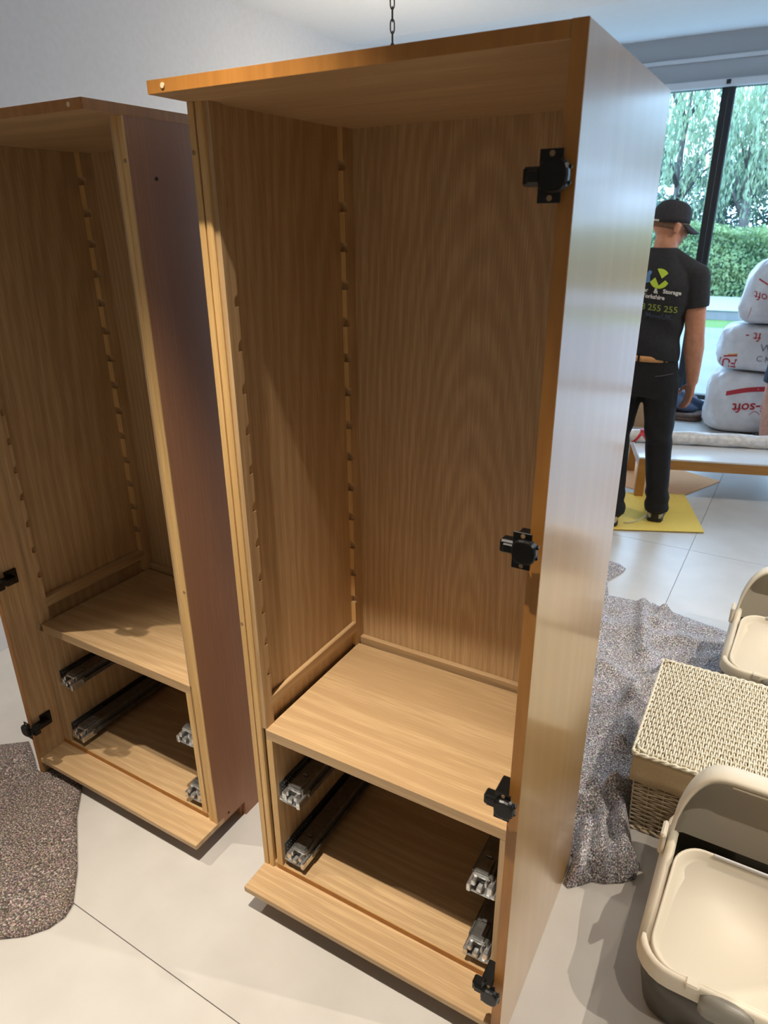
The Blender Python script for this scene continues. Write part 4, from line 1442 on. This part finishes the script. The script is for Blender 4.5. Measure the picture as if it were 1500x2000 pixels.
for a in (-1.75, -0.9, -2.6):
    c, s = math.cos(a), math.sin(a)
    q = [Vector((-0.387 + 0.168 * c, 3.25 + 0.127 * s, 1.012))]
    tx = Vector((-s, c, 0))
    v = [bm.verts.new(q[0] + tx * i * 0.006 + Vector((0, 0, j * 0.024))) for i, j in ((-1, -1), (1, -1), (1, 1), (-1, 1))]
    bm.faces.new(v)
obj('belt_loops', rel(bm), black_jean, tr)
bm = bmesh.new()
tube(bm, [(-0.315 + 0.012 * k, 3.25 - 0.121 + 0.0035 * k * k * 0.4 - 0.006, 0.925 + 0.0018 * k) for k in range(8)], 0.0022, 6)
obj('pocket_seam', rel(bm), mat('grey seam', srgb(70, 70, 74), 0.7), tr)
s1 = shoe('shoe', mn, Vector((-0.222, 3.262, 0.0095)) - O, math.radians(5), shoe_m, sole_m)
s2 = shoe('shoe', mn, Vector((-0.446, 3.062, 0.0095)) - O, math.radians(14), shoe_m, sole_m)
# trailing lace and dark strap by the shoes
bm = bmesh.new()
tube(bm, [(-0.29, 3.24, 0.05), (-0.315, 3.215, 0.03), (-0.345, 3.185, 0.016), (-0.375, 3.16, 0.013), (-0.40, 3.155, 0.013)], 0.003, 6)
tag(obj('cord', bm, mat('pale grey cord', srgb(190, 186, 176), 0.7)), 'thin pale cord trailing over the yellow mat between the man\'s shoes', 'cord')

# --- second person, mostly outside the frame on the right, in shorts
p2 = empty('person', (0.36, 5.30, 0))
tag(p2, 'person in dark top and shorts beside the white bags, cut off by the right edge', 'person')
O = Vector((0.36, 5.30, 0))
skin2 = noise_mat('pink skin', srgb(204, 150, 130), srgb(218, 166, 146), 30, 0.55)
bm = bmesh.new()
Pq, Rq = add_head(bm, (0.37, 5.26, 1.64), math.radians(20), -0.1)
capsule(bm, (0.37, 5.28, 1.45), 0.062, (0.37, 5.265, 1.59), 0.055, 16)
ell_loft(bm, [(0.36, 5.30, 0.92, 0.14, 0.10), (0.36, 5.30, 1.1, 0.135, 0.10), (0.365, 5.30, 1.3, 0.16, 0.105), (0.37, 5.29, 1.42, 0.165, 0.09), (0.37, 5.285, 1.49, 0.10, 0.07)])
for S_, E_, W_ in (((0.205, 5.29, 1.40), (0.205, 5.26, 1.12), (0.235, 5.42, 0.93)), ((0.535, 5.29, 1.40), (0.575, 5.27, 1.12), (0.56, 5.41, 0.90))):
    capsule(bm, S_, 0.055, E_, 0.043, 14)
    capsule(bm, E_, 0.044, W_, 0.028, 14)
    hand_shapes(bm, W_, (0.03, 0.25, -1), (0.3, 0, 0), (0, 1, 0.2), 0.95, 0.4)
for hp, kn, an in (((0.28, 5.30, 0.88), (0.238, 5.30, 0.50), (0.243, 5.37, 0.08)), ((0.45, 5.30, 0.88), (0.475, 5.28, 0.50), (0.48, 5.33, 0.08))):
    kn = Vector(kn); an = Vector(an)
    capsule(bm, hp, 0.080, kn, 0.056, 14)
    capsule(bm, kn, 0.054, kn + (an - kn) * 0.35, 0.056, 14)
    capsule(bm, kn + (an - kn) * 0.35, 0.056, an, 0.036, 14)
remeshed('body', rel(bm), skin2, p2, 0.0065, 3)
bm = bmesh.new()
ellipsoid(bm, Pq(0, -0.014, 0.035), (0.083, 0.100, 0.095), Rq, 24)
bmesh.ops.delete(bm, geom=[v for v in bm.verts if (lambda l: l.z < -0.02 or (l.y > 0.05 and l.z < 0.07))(Rq.inverted() @ (v.co - Vector((0.37, 5.26, 1.64))))], context='VERTS')
o = obj('hair', rel(bm), hair_m, p2, True)
so = o.modifiers.new('thickness', 'SOLIDIFY'); so.thickness = 0.004
for q in (-1, 1):
    bm = bmesh.new()
    ellipsoid(bm, Pq(q * 0.031, 0.080, 0.006), (0.011, 0.008, 0.009), Rq, 10)
    obj('eye', rel(bm), bpy.data.materials['eye white'], p2, True)
bm = bmesh.new()
ell_loft(bm, [(0.36, 5.30, 0.87, 0.165, 0.122), (0.36, 5.30, 1.1, 0.158, 0.118), (0.365, 5.30, 1.3, 0.182, 0.122), (0.37, 5.29, 1.41, 0.185, 0.108), (0.37, 5.285, 1.475, 0.12, 0.08), (0.37, 5.28, 1.51, 0.075, 0.068)], 28, 2.3)
for S_, E_ in (((0.205, 5.29, 1.40), (0.205, 5.26, 1.12)), ((0.535, 5.29, 1.40), (0.575, 5.27, 1.12))):
    s_ = Vector(S_); e_ = Vector(E_)
    capsule(bm, s_, 0.070, s_ + (e_ - s_) * 0.6, 0.064, 16, flat1=True)
remeshed('t_shirt', rel(bm), black_cloth, p2, 0.009, 3)
bm = bmesh.new()
ell_loft(bm, [(0.36, 5.30, 0.80, 0.175, 0.125), (0.36, 5.30, 0.92, 0.165, 0.118), (0.36, 5.30, 0.96, 0.155, 0.112)], 28, 2.3)
for hp, kn in (((0.28, 5.30, 0.84), (0.240, 5.30, 0.53)), ((0.445, 5.30, 0.84), (0.472, 5.29, 0.53))):
    capsule(bm, hp, 0.098, kn, 0.083, 18, flat1=True)
remeshed('shorts', rel(bm), navy, p2, 0.009, 3)
shoe('shoe', p2, Vector((0.245, 5.335, 0.0)) - O, math.radians(8), shoe_m, shoe_m)
shoe('shoe', p2, Vector((0.482, 5.295, 0.0)) - O, math.radians(-12), shoe_m, shoe_m)

# ------------------------------------------------------------------ outside: patio, lawn, low wall, hedge, trees
paving = noise_mat('pale patio paving', srgb(112, 116, 118), srgb(120, 123, 125), 2, 0.6)
grass_m = noise_mat('lawn green', srgb(70, 104, 48), srgb(92, 126, 62), 60, 0.9)
wall_low = noise_mat('pale rendered wall', srgb(120, 120, 126), srgb(128, 128, 132), 4, 0.7)
white_cap = mat('white coping', srgb(150, 152, 156), 0.5)
pt = struct(obj('floor_patio', boxes([(-14, 16, Y1 + 0.13, 12.75, -0.15, -0.02)]), paving))
lw = obj('lawn_strip', boxes([(-14, 16, 12.75, 14.0, -0.15, -0.03)]), grass_m)
lw['kind'] = 'structure'
lwall = empty('low_wall', (0, 14.1, 0))
tag(lwall, 'low pale garden wall with wide white coping beyond the lawn', 'wall')
obj('wall_face', boxes([(-14, 16, -0.1, 0.0, -0.15, 0.13)]), wall_low, lwall)
obj('coping', boxes([(-14, 16, -0.12, 2.6, 0.13, 0.16)], 0.01), white_cap, lwall)
soil = noise_mat('dark soil', srgb(70, 74, 66), srgb(96, 96, 82), 8, 0.95)
so_ = obj('ground', boxes([(-18, 20, 16.7, 40, -0.2, 0.05)]), soil)
so_['kind'] = 'structure'

def leaf_mat(name, c1, c2):
    m = mat(name, c1, 0.6)
    nt = m.node_tree
    b = nt.nodes['Principled BSDF']
    tc = nt.nodes.new('ShaderNodeTexCoord')
    n = nt.nodes.new('ShaderNodeTexNoise'); n.inputs['Scale'].default_value = 1.3; n.inputs['Detail'].default_value = 5
    nt.links.new(tc.outputs['Object'], n.inputs['Vector'])
    rp = ramp(nt, [(0.35, c1), (0.65, c2)])
    nt.links.new(n.outputs['Fac'], rp.inputs[0])
    nt.links.new(rp.outputs[0], b.inputs['Base Color'])
    tl = nt.nodes.new('ShaderNodeBsdfTranslucent')
    nt.links.new(rp.outputs[0], tl.inputs[0])
    mx = nt.nodes.new('ShaderNodeMixShader'); mx.inputs[0].default_value = 0.35
    nt.links.new(b.outputs[0], mx.inputs[1]); nt.links.new(tl.outputs[0], mx.inputs[2])
    nt.links.new(mx.outputs[0], nt.nodes['Material Output'].inputs[0])
    return m
leaf_hedge = leaf_mat('hedge leaves', srgb(112, 142, 100), srgb(156, 178, 124))
leaf_blue = leaf_mat('blue green leaves', srgb(100, 136, 138), srgb(140, 168, 160))
leaf_willow = leaf_mat('willow leaves', srgb(128, 154, 128), srgb(170, 188, 152))
leaf_dark = leaf_mat('deep green leaves', srgb(84, 116, 112), srgb(114, 142, 130))
bark = noise_mat('grey bark', srgb(86, 84, 86), srgb(120, 116, 112), 14, 0.9, stretch=(1, 1, 0.2))
rng = np.random.default_rng(11)

def leaf_cloud(name, centres, size, m, parent, hang=False, aspect=0.55):
    n = len(centres)
    d = rng.normal(size=(n, 3)); d /= np.linalg.norm(d, axis=1)[:, None]
    if hang:
        d = d * 0.35 + np.array([0, 0, -1.0]); d /= np.linalg.norm(d, axis=1)[:, None]
    e = rng.normal(size=(n, 3)); e -= (e * d).sum(1)[:, None] * d; e /= np.linalg.norm(e, axis=1)[:, None]
    s = size * rng.uniform(0.6, 1.35, n)[:, None]
    v = np.stack([centres - d * s, centres + e * s * aspect, centres + d * s, centres - e * s * aspect], 1).reshape(-1, 3)
    f = np.arange(4 * n).reshape(n, 4)
    o = np_mesh(name, v, f, m, parent)
    o['kind'] = 'stuff'
    return o

# hedge
hg = empty('hedge', (0, 18.2, 0))
tag(hg, 'long clipped green hedge across the garden behind the low wall', 'hedge')
n = 42000
hxs = rng.uniform(-9, 10, n)
top = 1.62 + 0.10 * np.sin(hxs * 1.1) + 0.07 * np.sin(hxs * 2.7 + 1)
fy = rng.random(n)
hz = rng.uniform(0.0, 1, n) ** 0.9 * top
hyv = -0.9 + 0.16 * np.sin(hxs * 2.2 + hz * 3) + 0.12 * np.sin(hz * 7 + hxs) + rng.exponential(0.10, n)
onTop = fy > 0.8
hz = np.where(onTop, top + rng.normal(0, 0.05, n), hz)
hyv = np.where(onTop, rng.uniform(-0.8, 0.8, n), hyv)
leaf_cloud('foliage', np.stack([hxs, hyv, hz], 1), 0.055, leaf_hedge, hg)
obj('hedge_core', boxes([(-9, 10, -0.35, 0.6, 0.0, 1.40)]), leaf_dark, hg)

def tree(loc, h, r, m, label, n, seed, willow=False, trunk_r=0.16):
    g = np.random.default_rng(seed)
    t = empty('willow_tree' if willow else 'tree', loc)
    tag(t, label, 'tree', 'trees beyond the hedge')
    rr = random.Random(seed)
    bm = bmesh.new()
    tube(bm, [(0, 0, 0), (0.08, 0, h * 0.3), (-0.05, 0.05, h * 0.6), (0.05, 0, h * 0.9)], [trunk_r, trunk_r * 0.8, trunk_r * 0.5, trunk_r * 0.15], 8)
    ends = []
    for k in range(9):
        a = rr.uniform(0, 2 * PI); z = h * rr.uniform(0.3, 0.75)
        e = Vector((math.cos(a) * r * 0.8, math.sin(a) * r * 0.8, z + h * 0.2))
        tube(bm, [(0, 0, z), e * 0.5 + Vector((0, 0, z * 0.5 + 0.2)), e], [trunk_r * 0.4, trunk_r * 0.25, 0.02], 6)
        ends.append(e)
    obj('trunk', bm, bark, t, True)
    if willow:
        ns = n // 40
        a = g.uniform(0, 2 * PI, ns); q = np.sqrt(g.random(ns)) * r
        z0 = h * (1 - 0.28 * (q / r) ** 2) + g.normal(0, 0.15, ns)
        ln = g.uniform(1.2, h * 0.62, ns)
        k = g.random((ns, 40))
        x = (np.cos(a) * q)[:, None] + 0.10 * k * np.cos(a)[:, None] + g.normal(0, 0.035, (ns, 40))
        y = (np.sin(a) * q)[:, None] + 0.10 * k * np.sin(a)[:, None] + g.normal(0, 0.035, (ns, 40))
        z = z0[:, None] - ln[:, None] * k
        leaf_cloud('foliage', np.stack([x.ravel(), y.ravel(), np.maximum(z.ravel(), 0.6)], 1), 0.075, m, t, True, 0.28)
    else:
        nc = 26
        cc = np.stack([g.normal(0, r * 0.45, nc), g.normal(0, r * 0.45, nc), h * g.uniform(0.32, 1.0, nc)], 1)
        cr = g.uniform(0.3, 0.55, nc) * r * 0.75
        i = g.integers(0, nc, n)
        d = g.normal(size=(n, 3)); d /= np.linalg.norm(d, axis=1)[:, None]
        p = cc[i] + d * (cr[i] * g.random(n) ** 0.35)[:, None]
        leaf_cloud('foliage', p, 0.075, m, t)
    return t
TREES = [((-1.35, 20.5, 0), 5.4, 1.05, leaf_willow, 'weeping willow with long hanging strands seen through the pane right of the black mullion', 7000, 21, True),
         ((-3.1, 21.0, 0), 5.6, 1.2, leaf_willow, 'weeping willow seen just left of the black window mullion', 6500, 22, True),
         ((-4.4, 22.5, 0), 4.6, 1.5, leaf_blue, 'blue green leafy tree at the far left of the view through the window', 6500, 23, False),
         ((-2.2, 24.0, 0), 3.3, 1.9, leaf_dark, 'dark leafy shrub tree low behind the willows', 8000, 24, False),
         ((0.1, 23.0, 0), 3.0, 1.7, leaf_blue, 'rounded blue green tree behind the hedge at the right edge', 9000, 25, False),
         ((1.0, 21.0, 0), 5.6, 1.2, leaf_willow, 'weeping willow right of the frame beyond the hedge', 9000, 26, True),
         ((3.4, 22.5, 0), 4.6, 1.9, leaf_blue, 'broad leafy tree farther to the right beyond the hedge', 8000, 27, False),
         ((6.4, 22.0, 0), 5.2, 2.0, leaf_dark, 'dark leafy tree at the far right beyond the hedge', 7000, 28, False)]
for a in TREES:
    tree(*a)
